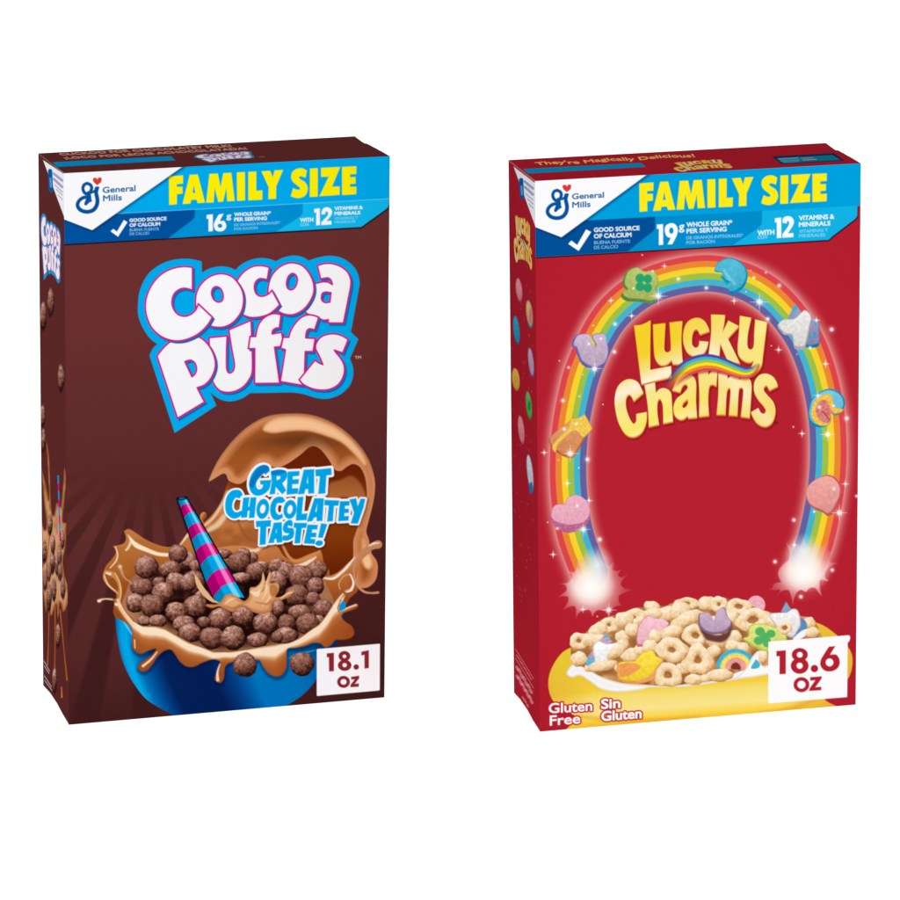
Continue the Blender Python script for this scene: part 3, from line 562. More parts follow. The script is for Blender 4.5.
# ------------------------------------------------------------------ artwork of the red carton
U_, V_, W_, X_ = (610, 310, 10), (690, 300, 9), (610, 350, 9), (690, 350, 9)
LUCKY = [
    [P('300,385c 215,460c 190,412 165,402 143,440 145,520 175,610 210,662 235,640 237,575c 330,558c 325,650 285,740 210,780 140,755 85,670 55,570 42,450 65,340 120,280 180,262 250,290', *W_)],
    [P('310,305c 403,280c 412,385c 450,350 500,345 545,380 555,450 565,640c 480,658c 475,500 450,440 427,470 425,560 440,668c 350,690c 340,500', *W_)],
    [P('630,380c 560,362c 600,270 650,220 700,215 755,245 775,310 772,450 782,605c 705,612c 698,590c 660,620 620,620 580,580 572,510 600,440 660,390 700,340 685,308 655,320', *W_), P('700,440c 658,478 650,510 672,520 700,485', *W_)],
    [P('72,170c 160,170c 165,225c 200,190 245,195c 235,325c 200,310 172,335 162,450 170,590c 82,598c 85,400', *X_)],
    [P('255,205c 335,215c 338,260c 370,235 420,235 445,265c 490,245 535,260 552,310 550,400 535,610c 458,598c 480,370 455,338 437,370 425,590c 350,585c 365,370 345,342 327,400 318,580c 240,580c 255,400', *X_)],
    [P('790,325c 715,362c 690,320 665,335 665,365 700,410 750,470 768,550 745,640 700,682 650,685 600,655 565,600 548,560c 615,522c 640,565 670,570 682,540 660,500 610,440 578,370 580,290 620,230 680,212 740,235 775,280', *X_)],
    [P('242,155c 320,145 405,103c 402,300 400,600c 610,560c 612,668c 315,742c', *U_)],
    [P('430,145c 552,132c 543,300 542,390 560,420 590,418 608,385 604,250 595,125c 722,110c 712,300 722,480c 730,540c 630,540c 615,500c 560,545 500,545 455,490 440,400', *U_)],
    [P('697.8,317.8 704.4,321 708.3,327.5 709.3,331.2c 700,334.4c 697.2,329.6 693.9,330.6 692,336.7 692.2,344.4 695.6,347.8 698.7,345.6 699.4,341c 708.3,341.7c 706.7,348 702.8,354 695.6,356.5 688,353 684,345 683,336 685,326 690,320')],
    [P('190,130c 315,135c 305,220 290,295c 345,185c 440,235c 340,345c 450,570c 340,550c 272,390c 262,510c 165,510c 190,300', *V_)],
    [P('450,142c 550,160c 520,300 515,400 530,440 560,440 575,400 580,280 588,175c 692,200c 675,340 655,500 645,580 610,640 560,682 510,694c 480,640c 550,600 575,542c 540,562 490,550 440,500 430,420 440,300', *V_)]]

def lucky_logo(p, M=None, g=1.0):
    m = (lambda l: tf(l, M)) if M else (lambda l: l)
    for L in LUCKY: p.fill(m([l + np.array([1.2, 2.6]) for l in L]), C(118, 14, 28), grow=.9*g, alpha=.55, soft=.9, tag=False)
    for L in LUCKY:
        p.fill(m([l + np.array([.25, 1.3]) for l in L]), lambda X, Y, d: ramp(noise(X, Y, 12, 2), (0, (222, 96, 30)), (1, (240, 148, 44))), grow=.25*g, soft=.45)
        def gold(X, Y, d):
            if M: x, y = X, Y; t = noise(X, Y, 6, 4); return ramp(t, (0, (240, 196, 60)), (1, (244, 226, 170)))
            q = (X - 615)*.45 + (Y - 318)*1.0
            a = ramp(q, (0, (238, 208, 78)), (22, (240, 204, 40)), (50, (240, 204, 44)), (66, (240, 220, 132)), (78, (250, 236, 212)), (90, (240, 222, 140)), (104, (246, 228, 130)), (120, (242, 226, 104)), (132, (248, 236, 190)), (142, (240, 218, 90)), (160, (240, 200, 40)))
            b = ramp(X*.6 - Y*.5, (200, (240, 206, 60)), (238, (240, 218, 130)), (250, (246, 232, 200)), (258, (242, 220, 140)), (285, (242, 226, 110)), (300, (244, 230, 130)))
            k = np.clip((X - 672)/50, 0, 1)[..., None]
            return a*(1 - k*.75) + b*k*.75
        p.fill(m(L), gold, soft=.4, grow=.05)
BANDS = [C(216, 66, 74), C(230, 132, 50), C(242, 206, 44), C(154, 188, 70), C(66, 176, 202), C(96, 94, 156)]
def bandcol(t):
    """t 0..1 across the rainbow, red first"""
    i = np.clip((t*6).astype(int), 0, 5); f = t*6 - i
    k = np.clip((f - .93)/.07, 0, 1)[..., None]; B = np.array(BANDS)
    return B[i]*(1 - k) + B[np.clip(i + 1, 0, 5)]*k

def sparkle(p, x, y, r, star=False, col=C(255, 244, 236)):
    p.blob(x, y, r*1.25, col, .62, 2.2); p.blob(x, y, r*.5, C(255, 255, 255), 1, .9)
    if star:
        for a, b in ((1, 0), (0, 1)):
            p.stroke([(x - a*r*1.25, y - b*r*1.25), (x, y), (x + a*r*1.25, y + b*r*1.25)], [.1, .75, .1], C(255, 248, 242), .9, soft=.4, tag=False)
        if r > 4:
            for a, b in ((.7, .7), (.7, -.7)): p.stroke([(x - a*r*.6, y - b*r*.6), (x, y), (x + a*r*.6, y + b*r*.6)], [.1, .5, .1], C(255, 244, 238), .8, soft=.4, tag=False)

def sugar(p, loops, top, side, off=(0, 0), dots=None, seed=0):
    """marshmallow: darker side wall, then its lighter face"""
    p.fill(loops, lambda X, Y, d: ramp(noise(X, Y, 1.2, seed)*.6 + noise(X, Y, 3, seed + 1)*.4, (0, tuple(np.array(side)*.86)), (1, tuple(np.minimum(np.array(side)*1.12, 255)))), soft=.4)
    x0, y0, x1, y1 = loops[0][:, 0].min(), loops[0][:, 1].min(), loops[0][:, 0].max(), loops[0][:, 1].max()
    cx, cy = (x0 + x1)/2, (y0 + y1)/2
    k = [np.c_[cx + (l[:, 0] - cx)*.93 + off[0], cy + (l[:, 1] - cy)*.9 + off[1]] for l in loops]
    def tc(X, Y, d):
        n = noise(X, Y, .9, seed + 2)*.5 + noise(X, Y, 2.6, seed + 3)*.5
        c = ramp(n, (.1, tuple(np.array(top)*.93)), (.9, tuple(np.minimum(np.array(top)*1.06, 255))))
        return c + np.clip((cy - Y)/(y1 - y0 + .1), -.5, .5)[..., None]*.10
    p.fill(k, tc, soft=.6)

def oat(p, cx, cy, rx, ry, ang=0, hole=0, seed=0, tri=0):
    """one toasted oat piece; hole>0 makes it a ring"""
    R = max(rx, ry) + 1; sl = p.win(cx - R, cy - R, cx + R, cy + R); X, Y = p.X[sl], p.Y[sl]
    if X.size == 0: return
    a = math.radians(ang); dx, dy = X - cx, Y - cy
    u = (dx*math.cos(a) + dy*math.sin(a))/rx; v = (-dx*math.sin(a) + dy*math.cos(a))/ry
    th = np.arctan2(v, u); q = np.hypot(u, v)
    q = q/(1 + tri*np.cos(3*th + seed) + .05*np.sin(4*th + seed*2) + .03*np.sin(7*th + seed))
    if hole:
        m = (1 + hole)/2; hw = (1 - hole)/2; s = (q - m)/hw
        h = np.sqrt(np.clip(1 - s*s, 0, 1)); al = (1 - np.abs(s))*min(rx, ry)*hw/.7 + .5
        gu, gv = s*np.cos(th), s*np.sin(th)
        hol = np.clip((hole - q)*8 + .5, 0, 1)
        p.put(sl, hol, ramp(v, (-.4, (142, 84, 40)), (.4, (196, 140, 80))))
    else:
        h = np.sqrt(np.clip(1 - q*q, 0, 1)); al = (1 - q)*min(rx, ry)/.8 + .5; gu, gv = u, v
    ca, sa = math.cos(a), math.sin(a); lx, ly = gu*ca - gv*sa, gu*sa + gv*ca
    n1, n2 = noise(X, Y, 1.0, seed), noise(X, Y, 2.6, seed + 4)
    lum = .47 + .34*h - .14*lx - .36*ly + .22*(n1 - .5) + .26*(n2 - .5)
    col = ramp(lum, (-.1, (136, 80, 36)), (.18, (184, 128, 72)), (.42, (212, 168, 112)), (.65, (232, 200, 152)), (.9, (244, 224, 190)), (1.15, (250, 240, 222)))
    p.put(sl, (h*0 + 1)*np.clip(al + .6, 0, 1)*.0, col); p.put(sl, al, col)

def burst(p, spec, cx, cy, r):
    def al(X, Y, d): return np.clip(1.15 - np.hypot(X - cx, Y - cy)/r*.85, .25, 1)
    p.fill([P(spec)], lambda X, Y, d: ramp(np.hypot(X - cx, Y - cy)/r, (0, (250, 244, 240)), (.45, (246, 232, 226)), (.8, (232, 176, 168)), (1.2, (216, 130, 124))), alpha=al, soft=.5)

def front_red(p):
    X, Y = p.X, p.Y
    p.rgb[:] = ramp(np.hypot((X - 700)/200, (Y - 440)/330), (0, (178, 32, 47)), (.7, (177, 31, 46)), (1.1, (172, 28, 44)))
    p.rgb += ((noise(X, Y, .9, 2) - .5)*.012)[..., None]
    # ---- rainbow
    path = P('591,577 575,533 568.5,487 569,442 575,402 586,363 611,316 650,285.5 700,273.5 738,279 772,298 801,333 817,370 826,412 828.3,452 825.5,492 817,535 808,562', closed=False)
    p.part('rainbow_picture')
    hw = 18.3; sl = slice(None), slice(None)
    d = np.full(X.shape, 99.0); sd = np.zeros(X.shape); tt = np.zeros(X.shape)
    for i in range(len(path) - 1):
        ax, ay = path[i]; bx, by = path[i + 1]; w = p.win(min(ax, bx) - 34, min(ay, by) - 34, max(ax, bx) + 34, max(ay, by) + 34)
        x, y = X[w], Y[w]; vx, vy = bx - ax, by - ay; L = vx*vx + vy*vy
        t0 = ((x - ax)*vx + (y - ay)*vy)/L; t = np.clip(t0, 0, 1)
        r = np.hypot(x - ax - t*vx, y - ay - t*vy); m = r < d[w]
        # flat ends
        if i == 0: m &= t0 >= 0
        if i == len(path) - 2: m &= t0 <= 1
        d[w] = np.where(m, r, d[w]); sg = -np.sign((x - ax)*vy - (y - ay)*vx)
        sd[w] = np.where(m, sg*r, sd[w]); tt[w] = np.where(m, (i + t)/(len(path) - 1), tt[w])
    endf = np.ones_like(d)
    glow = np.clip(1 - (d - hw)/13, 0, 1)**2.1*(d > hw - .5)*.62*endf
    p.put(sl, np.where(d < 90, glow, 0), C(248, 214, 196), tag=False)
    p.put(sl, np.clip(.5 - (d - hw)/.9, 0, 1), bandcol(np.clip(.5 + sd/(2*hw), 0, .9999)))
    # ---- starbursts where the rainbow ends
    p.part('glow_picture|white starburst at the left foot of the rainbow')
    p.blob(588, 588, 30, C(236, 170, 160), .75, 1.4); p.blob(803, 572, 32, C(236, 170, 160), .7, 1.4)
    burst(p, '557.8,583.9c 562,584 566,586 566,591 558,597c 564,596 568,597 568,602 563,610c 569,607 574,606 576,609 576,619c 579,613 584,610.5 590,610.5 592.5,617c 595,612 599,610 606,612 609.5,620c 610,613 612,609 617,606 622,605.5c 619,602 619,596 624,593 632,590c 624,588 621,583 628,574c 622,577 618,575 621.7,569c 617,571 612,569 614,562c 608,566 602,560 598,549c 594,556 590,552 586,546c 585,556 580,560 577,556c 577,566 574,572 567,571c 572,575 571,580 566,583', 591, 588, 34)
    p.blob(591, 586, 25, C(253, 248, 244), .85, .9, ry=20); p.blob(597, 565, 18, C(232, 240, 244), .9, 1.1, ry=20)
    p.part('glow_picture|white starburst at the right foot of the rainbow')
    burst(p, '786,542c 788,548 790,553 789,560c 782,566 778,573 781,582c 774,584 772,588 768,590c 776,590 780,590 776.7,599.4c 780,592 788,590 791,596 792.8,605.6c 795,596 800,590 806,592c 810,588 815,588 818,592 822,596.7c 820,588 820,580 826,581 829,580.6c 825,577 826,571 831,566 837.8,563c 830,562 829,557 832,553 838.9,551.7c 831,552 828,549 831,539c 824,545 818,546 816,538c 812,546 806,543 803,534c 801,544 794,546 794,538c 793,546 790,546', 804, 572, 35)
    p.blob(804, 573, 27, C(253, 248, 244), .85, .9, ry=20); p.blob(804, 552, 20, C(236, 238, 242), .9, 1.1, ry=20)
    # ---- marshmallows riding on the rainbow
    T = (600, 245, 9)
    p.part('marshmallow_picture|green hat shaped marshmallow with a clover')
    sugar(p, [P('205,320 235,240 310,200 360,222 400,240 470,230 520,290 520,360 495,420 520,480 460,530 400,520 330,510 240,505 190,470 195,440 235,410 205,370', *T)], (170, 186, 100), (92, 132, 66), (1.2, -1.4), seed=3)
    for e in ((360, 300, 40, 42), (430, 305, 38, 40), (360, 375, 42, 40), (430, 385, 38, 42)): p.fill([ell(*e, 0, *T)], C(38, 160, 106))
    T = (690, 245, 9)
    p.part('marshmallow_picture|blue crescent moon marshmallow')
    sugar(p, [P('218,232c 250,160 340,115 430,135 500,200 520,280 490,370 420,430 370,440 350,420 385,350 330,330 300,290 285,250 240,245', *T)], (74, 178, 206), (0, 134, 184), (-.5, -1), seed=5)
    p.stroke('724,270 729,278 735,284', [2, 4, 2], C(120, 206, 226), .8, soft=1); p.stroke('722,277 727,283', 2.4, C(0, 138, 190), .8, soft=.8)
    T = (765, 290, 9)
    p.part('marshmallow_picture|white unicorn marshmallow with blue and purple mane')
    sugar(p, [P('200,262c 270,120c 330,205c 300,262c', *T)], (150, 158, 196), (110, 150, 190), seed=7); p.fill([P('235,215c 270,122c 295,165c', *T)], C(60, 168, 196))
    sugar(p, [P('400,235c 480,290 490,400 485,500 420,520 355,515c 390,420', *T)], (146, 138, 180), (0, 120, 170), (0, -1.6), seed=8)
    for e in ((445, 400, 12, 26), (400, 430, 12, 20), (460, 300, 10, 16)): p.fill([ell(*e, 20, *T)], C(40, 160, 200), soft=.6)
    sugar(p, [P('115,310 160,270 260,262 330,200 370,180 420,240 405,330 375,470 350,530 265,525 245,420 170,400 120,345', *T)], (222, 220, 216), (172, 160, 172), (.2, -1.2), seed=9)
    T = (540, 310, 9)
    p.part('marshmallow_picture|lilac horseshoe marshmallow')
    sugar(p, [P('285,300 315,235 360,215 430,218 450,265 482,345 505,320 465,250 490,215 580,215 600,290 615,380 590,480 530,525 440,525 370,480 330,390 315,340 290,330', *T)], (192, 170, 194), (104, 94, 168), (1, -1.3), seed=11)
    T = (540, 400, 9)
    p.part('marshmallow_picture|orange and yellow pot shaped marshmallow')
    sugar(p, [P('82,355 160,270 260,195 290,160 350,160 402,128c 440,190 470,255 450,290 420,320 360,430 300,520 230,515 150,470 100,420', *T)], (216, 144, 94), (176, 100, 56), (-.3, -.8), seed=13)
    p.fill([P('280,165c 350,160 402,128c 470,255c 440,292 390,335 350,290 310,272 260,300 160,400 140,470 112,420 170,340 260,250', *T)], lambda X, Y, d: ramp(noise(X, Y, 1.2, 3), (0, (222, 180, 60)), (1, (248, 216, 104))), soft=.6)
    T = (540, 480, 9)
    p.part('marshmallow_picture|pink heart marshmallow')
    p.fill([P('98,320 120,240 170,215 220,215 250,160 320,133 390,160 440,220 452,320 430,390 370,440 270,475 180,455 115,400', *T)], lambda X, Y, d: ramp(noise(X, Y, 1.1, 2), (0, (168, 82, 124)), (1, (196, 116, 152))))
    p.fill([P('102,305 122,243 170,218 222,218 250,163 320,135 388,162 436,222 446,300 400,372 280,402 160,380 112,345', *T)], lambda X, Y, d: ramp(noise(X, Y, 1, 6) + (515 - Y)/60, (0, (222, 152, 176)), (1, (234, 180, 196))), soft=.5)
    T = (770, 380, 9)
    p.part('marshmallow_picture|rainbow arc marshmallow in blue, yellow and pink')
    sugar(p, [P('345,300 370,190 430,120 520,80 600,95 660,150 675,220 655,265 600,318 540,300 550,350 530,400 470,425 400,415 355,370', *T)], (104, 186, 216), (0, 132, 170), (-.4, -.6), seed=15)
    p.fill([P('370,300 395,200 450,145 520,125 560,150 580,240 655,262 640,290 590,300 545,295 548,350 520,405 450,410 395,370', *T)], lambda X, Y, d: ramp(noise(X, Y, 1.1, 2), (0, (222, 170, 56)), (1, (248, 210, 90))), soft=.6)
    p.fill([P('412,300 425,220 470,180 515,190 545,260 585,310 545,300 550,350 515,390 460,370', *T)], lambda X, Y, d: ramp(noise(X, Y, 1.3, 5), (0, (196, 96, 96)), (1, (226, 150, 140))), soft=.6)
    p.stroke('822,411 826,415 829,420', [1, 1.6, 1], C(160, 60, 66), .8, soft=.5)
    T = (770, 460, 9)
    p.part('marshmallow_picture|pink balloon marshmallow')
    sugar(p, [P('320,310 340,240 400,180 480,140 550,138 610,180 645,250 640,340 600,420 570,480 520,505 480,475 400,440 350,400', *T)], (228, 156, 150), (186, 84, 88), (-.8, -1), seed=17)
    p.part('rainbow_picture')
    SPK = {(600, 245): ((380,90,1.6),(580,190,2.6,1),(475,235,2.4),(705,305,4.4),(525,460,7.5,1),(300,390,2.5),(97,500,2.8,1),(135,712,4.4),(285,638,3.4,1)),
        (690, 245): ((147,385,4.6),(575,295,3.2),(683,248,2.2),(803,365,4.4),(625,513,7.5,1),(397,503,3,1),(700,665,4.6),(505,420,1.6),(545,230,1.5),(625,345,1.3)),
        (765, 290): ((600,355,5.5),(122,538,3.4,1),(57,502,1.5),(463,272,3,1),(405,520,3.6),(545,665,3.4,1),(288,578,1.3)),
        (540, 310): ((548,258,3),(440,305,3),(492,528,6.5,1),(670,377,4.6),(258,517,3),(205,815,4.4),(175,457,1.5),(355,778,2),(567,850,1.5),(480,140,1.6),(385,582,1.4)),
        (540, 400): ((325,215,3),(218,262,4),(272,483,7,1),(427,535,5),(38,473,3,1),(245,750,3.4,1),(350,610,1.6),(165,540,1.5)),
        (540, 480): ((335,232,3),(155,437,3),(390,445,6,1),(538,535,5),(118,670,3.2,1),(440,185,3.2,1),(70,380,1.5)),
        (770, 380): ((430,140,3.4,1),(445,245,3.6),(572,232,3),(690,345,5),(288,482,3.2,1),(518,490,6,1),(210,422,1.8)),
        (770, 460): ((575,260,3),(678,215,3.2,1),(623,475,6.5,1),(215,540,4.6),(398,465,3),(780,325,3.4)),
        (540, 570): ((387,355,3,1),(620,360,6,1),(515,418,1.6)), (740, 530): ((315,285,4.6),(548,600,4.6),(830,360,4.4),(490,135,3.4,1))}
    for (x0, y0), L in SPK.items():
        for q in L: sparkle(p, x0 + q[0]/9, y0 + q[1]/9, q[2], len(q) > 3)
    # ---- bowl, milk, cereal
    p.part('bowl_picture')
    def yb(X, Y, d):
        e = np.clip(-d/16, 0, 1); t = (Y - (688 - (X - 640)*.07))/34
        c = ramp(t, (-.9, (228, 194, 54)), (0, (238, 202, 60)), (.2, (238, 216, 112)), (.62, (240, 222, 140)), (.85, (240, 208, 76)), (1.0, (232, 184, 50)), (1.3, (236, 196, 56)))
        k = np.clip((X - 548)/46, 0, 1)[..., None]; s = ramp(t, (-1, (226, 196, 52)), (0, (224, 180, 52)), (.7, (234, 196, 54)), (1.2, (236, 202, 60)))
        r = np.clip((X - 780)/50, 0, 1)[..., None]
        c = s*(1 - k) + c*k
        return c*(1 - r) + ramp(t, (-1.5, (228, 184, 50)), (1, (224, 172, 50)))*r
    p.fill([P('574,646c 563,652 555,662 549.5,674 548.3,686 551,697 557,705 570,713 580,718c 572,724 562,733c 850,722c 838,707c 825,699 838,690 850,675 852,655 842,640 826,627 812,621 800,616c')], yb, R=17)
    p.stroke('578,716 600,719 640,721 700,716', [1, 3, 3, 1], C(222, 158, 44), .7, soft=2.2); p.stroke('830,690 800,706 760,713', [2, 4, 1], C(220, 160, 44), .7, soft=2)
    p.part('milk_picture')
    p.fill([P('566.5,674 569,668 575,664 588,667 598,675 610,680 625,683.5 645,685 680,684 700,683 720,678 745,668 775,668 768,674 740,679 720,682 700,685 680,687 650,687.5 640,690 618,692 602,689.5 590,681.5 580,675.5 572,677.5')], lambda X, Y, d: ramp(-d/4, (0, (214, 212, 210)), (.6, (244, 244, 244)), (1, (238, 238, 238))), R=6)
    p.part('cereal_picture')
    p.part('marshmallow_picture|round pink marshmallow at the back of the bowl')
    p.fill([ell(505, 225, 82, 84, 0, 700, 580, 9)], lambda X, Y, d: ramp(noise(X, Y, 1, 2), (0, (224, 152, 168)), (1, (240, 186, 196))))
    p.part('cereal_picture')
    mound = P('571,655 573,638 585,633 592,626 604,618 618,614 636,608 646,607 652,602 663,606 675,602 688,599 700,602 708,598 722,598 738,600 752,606 770,612 786,614 800,616 812,619 820,632 818,645 770,668 745,670 720,679 700,682 668,686 640,684 618,682 598,675 585,668 576,664')
    p.fill([mound], lambda X, Y, d: ramp(noise(X, Y, 6, 4), (0, (140, 86, 48)), (.6, (176, 120, 70)), (1, (214, 166, 108))))
    O = [(687,603.5,13,6,0,.25),(707,603.5,9,7.5,0,0),(719,604.5,8.5,8.5,-20,.2),(652,607,8.5,6,15,0),(739,606.5,13,8,5,.3),(634,617.5,14,8.5,-15,.15),(667,614,12,8,-10,0),(680,611,11,9,-20,0),(609,625,9,8,0,.2),(624,620,10,8,0,0),(653,614,9,6,0,0),
        (598,630,10,7,-30,0),(731,617,9,8,30,0),(687,619,18,7,-24,0),(579,641,9.5,8.5,0,.25),(753,620,18,11.5,-12,.3),(777,623,12,6,12,.0),(784,628,8,6,-10,.35),(809,623,6.5,6,0,0),(590,640,8,7,0,0),(813,632,7,5,0,0),(801,631,7,6,0,0),(600,640,8,6,0,0),
        (622,637,7,6.5,0,0),(632,630,7.5,7,0,0),(646,625,7,6,0,0),(671,632.5,12,6.5,-18,0),(695.5,635.5,13.5,11,12,.28),(712,622,8,6,0,0),(653,636,8,8,0,0),(648,647,8,7.5,0,0),(715,640,9,6,-20,0),(706,628,7,6,0,0),
        (579,659,8.5,7.5,0,0),(618,648,13,6,-35,0),(602,665,15,5.5,-8,0),(631,655,11,7,-10,0),(640,650,6,6,0,0),(621,668,7,5,0,0),(590,668,6,4,0,0),(720,641,9,7,0,0),(733,637,9,7,0,0),(733,646,8,6,0,0),(714,651,7,6,0,0),(743,648,6,6,0,0),
        (672,650,16.5,12.5,12,.22),(684,668,8,6,0,0),(652,662,7,6,0,0),(698,660,15.5,15,-20,.24,.1),(668,675,14.5,12.5,10,.28,.06),(694,679.5,9.5,5.5,0,0),(720,675,13,6.5,-4,0),(762,657,5.5,7,10,0),(735,664,6,5,0,0),(706,678,6,4,0,0)]
    for i, o in enumerate(O): oat(p, *o[:5], o[5], seed=i*1.9 + .5, tri=o[6] if len(o) > 6 else 0)
    T = (700, 580, 9)
    p.part('marshmallow_picture|pale pink heart marshmallow in the bowl')
    sugar(p, [P('150,590 148,480 185,380 255,322 330,345 400,350 445,400 400,450 380,500 310,560 250,590 190,600', 620, 580, 9)], (234, 184, 196), (200, 110, 124), (0, -1.2), seed=21)
    oat(p, 655, 636.5, 6.8, 7, 0, 0, 77); oat(p, 650, 647, 7.5, 7.5, 0, 0, 78); oat(p, 671, 632, 12, 6.5, -18, 0, 79); oat(p, 672, 650, 16.5, 12.5, 12, .22, 80)
    p.part('marshmallow_picture|lilac horseshoe marshmallow in the bowl')
    p.fill([P('-15,400 20,440 80,480 160,495 240,470 290,400 270,500 200,560 100,550 40,520', *T)], C(104, 58, 54), soft=1.2)
    sugar(p, [P('-15,350 0,300 80,300 125,370 145,300 190,250 225,255 250,330 290,390 240,460 150,488 60,475 0,420', *T)], (190, 164, 190), (128, 98, 136), (0, -.8), seed=23)
    p.part('marshmallow_picture|yellow green marshmallow with a green clover in the bowl')
    sugar(p, [P('440,420 500,395 600,400 680,430 760,440 778,490 775,560 690,620 600,650 500,615 430,570 383,530 430,510', *T)], (212, 218, 116), (176, 184, 66), (0, -.8), seed=25)
    for e in ((540, 464, 44, 40), (638, 484, 42, 36), (526, 546, 42, 38), (602, 556, 38, 50), (580, 510, 42, 38)): p.fill([ell(*e, 0, *T)], C(82, 176, 98))
    p.part('marshmallow_picture|white unicorn marshmallow with blue mane at the right of the bowl')
    T = (770, 570, 9)
    sugar(p, [P('-10,400 60,385 130,380 200,350 245,358 272,420 275,500 225,600 170,600 110,560 30,470', *T)], (230, 228, 226), (196, 184, 186), (0, -.6), seed=27)
    sugar(p, [P('98,378c 145,288c 192,356c 150,385c', *T)], (140, 160, 196), (120, 140, 176), seed=28); p.fill([P('128,330c 145,288c 160,322c', *T)], C(80, 178, 210), soft=.5)
    p.fill([P('278,430 322,465 330,525 262,570 205,628 240,560 275,500', *T)], lambda X, Y, d: ramp(noise(X, Y, 1.6, 3), (.2, (120, 110, 156)), (.6, (90, 140, 190)), (.9, (40, 160, 205))), soft=.5)
    p.part('milk_picture'); p.fill([P('205,625 250,575 300,540 340,535 330,580 270,622', *T)], C(238, 240, 240), soft=.5)
    p.part('cereal_picture'); oat(p, 785, 628, 7, 6, -20, .4, 91); oat(p, 812, 633, 6.5, 5, 0, 0, 93)
    T = (540, 570, 9)
    p.part('marshmallow_picture|white unicorn marshmallow with pink and blue mane at the left of the bowl')
    p.fill([P('420,860 430,790 475,725 500,760 490,860', *T)], lambda X, Y, d: ramp(noise(X, Y, 1.6, 3) + (Y - 656)/14, (.2, (216, 150, 170)), (.7, (110, 170, 205)), (1, (80, 180, 215))), soft=.5)
    sugar(p, [P('475,690 530,630 620,660 720,655 705,715 640,770 600,830 500,850 490,800', *T)], (240, 240, 242), (208, 204, 208), seed=31)
    p.fill([P('530,640c 592,572c 655,645c 600,672c', *T)], lambda X, Y, d: ramp(noise(X, Y, 1.4, 5) + (638 - Y)/12, (.2, (220, 160, 178)), (.6, (120, 170, 205)), (1, (70, 180, 215))), soft=.5)
    p.part('cereal_picture'); oat(p, 617, 651, 12, 5.5, -38, 0, 95); oat(p, 602, 666, 15, 5.2, -8, 0, 96)
    T = (620, 640, 9)
    p.part('marshmallow_picture|yellow and orange pot marshmallow at the front of the bowl')
    sugar(p, [P('-22,215 60,200 130,190 200,120 290,85 330,140 390,175 375,215 325,275 310,340 210,385 120,392 0,375 -20,350', *T)], (240, 212, 60), (222, 150, 84), (0, -1), seed=33)
    p.fill([P('-10,222c 100,205 185,235 150,280 70,325 -5,335c', *T)], lambda X, Y, d: ramp(noise(X, Y, 1.2, 5), (0, (226, 142, 76)), (1, (242, 164, 96))), soft=.6)
    p.fill([P('130,385c 250,330 330,270c 312,338 230,380', *T)], C(232, 156, 96), soft=.7)
    T = (700, 580, 9)
    p.part('marshmallow_picture|rainbow arc marshmallow at the front of the bowl')
    cl = lambda X, Y: np.clip((669.5 - Y + (X - 735)*.1)/.8 + .5, 0, 1)
    for rx, ry, cc in ((178, 172, (66, 176, 206)), (148, 142, (120, 200, 216)), (136, 130, (246, 222, 84)), (98, 96, (232, 156, 150)), (44, 50, (120, 50, 40))):
        p.fill([ell(322, 792, rx, ry, -8, *T)], lambda X, Y, d, cc=cc: ramp(noise(X, Y, 1.2, 5), (0, tuple(np.array(cc)*.93)), (1, tuple(np.minimum(np.array(cc)*1.05, 255)))), clip=cl, soft=.6)
    p.part('milk_picture')
    p.fill([P('728,680 738,676 746,668 752,657 758,651 761,655 760,662 764,666 770,665 775,672 760,676 745,678')], lambda X, Y, d: ramp(-d/4, (0, (216, 214, 212)), (.6, (244, 244, 244))), R=5, soft=.5)
    p.fill([P('751,668 756,659c 760,664 758,668', )], C(70, 172, 200), soft=.4)
    p.part('cereal_picture'); oat(p, 763, 657, 4.6, 6.5, 10, 0, 97); oat(p, 721, 675.5, 12, 6, -4, 0, 98)
    # ---- title with its little rainbow ribbon
    p.part('title_lettering'); lucky_logo(p)
    rib = P('667,390 674,380 684,370.5 694,365 705,362.6 716,363.5 727,367.2 737,371 746,373 753,370.5 758,364', closed=False)
    rb = [C(216, 72, 80), C(232, 132, 48), C(246, 222, 30), C(150, 192, 72), C(54, 176, 206), C(82, 66, 150)]
    def rc(X, Y, sd_, t): i = np.clip(((-sd_*.5 + .5)*6).astype(int), 0, 5); return np.array(rb)[5 - i]
    p.stroke(rib + np.array([.4, 1.6]), [8, 12, 16, 17.5, 18, 16, 14, 13, 11, 8, 3], C(110, 12, 26), alpha=lambda X, Y, t: np.clip(t*5 - .3, 0, 1)*.45, soft=1.2, tag=False)
    p.stroke(rib, [8, 12, 15.5, 17, 17.4, 16, 14.4, 13, 11, 8, 3], rc, alpha=lambda X, Y, t: np.clip(t*4.2, 0, 1)*np.clip((1 - t)*9, 0, 1), soft=.5)
    p.fill(text('TM', 774, 424.3, 778, 424, 2.2), C(110, 14, 26), grow=.1)
    # ---- gluten free wording
    p.part('claim_lettering')
    gl = [text('Gluten', 549, 713.1, 592, 710.6, 9.5), text('Free', 550, 725.4, 580, 723.1, 9.5), text('Sin', 601.5, 708.7, 620, 707.5, 9.2), text('Gluten', 601.7, 720.9, 641.3, 717.8, 9.2)]
    for g_, o in zip(gl, (.34, .34, .5, .5)): p.fill(g_, C(176, 30, 46), grow=o + 1.3, soft=.4)
    for g_, o in zip(gl, (.34, .34, .5, .5)): p.fill(g_, C(250, 246, 248), grow=o, soft=.36)
    # ---- weight label
    T = (760, 630, 9); rd = C(177, 30, 46)
    p.part('weight_label')
    p.fill([P('75,125c 77,108 90,104c 785,48c 805,50 812,75 800,105 790,112c 785,585c 783,602 768,605c 95,660c 78,657 74,640c', *T)], WHITE, soft=.35)
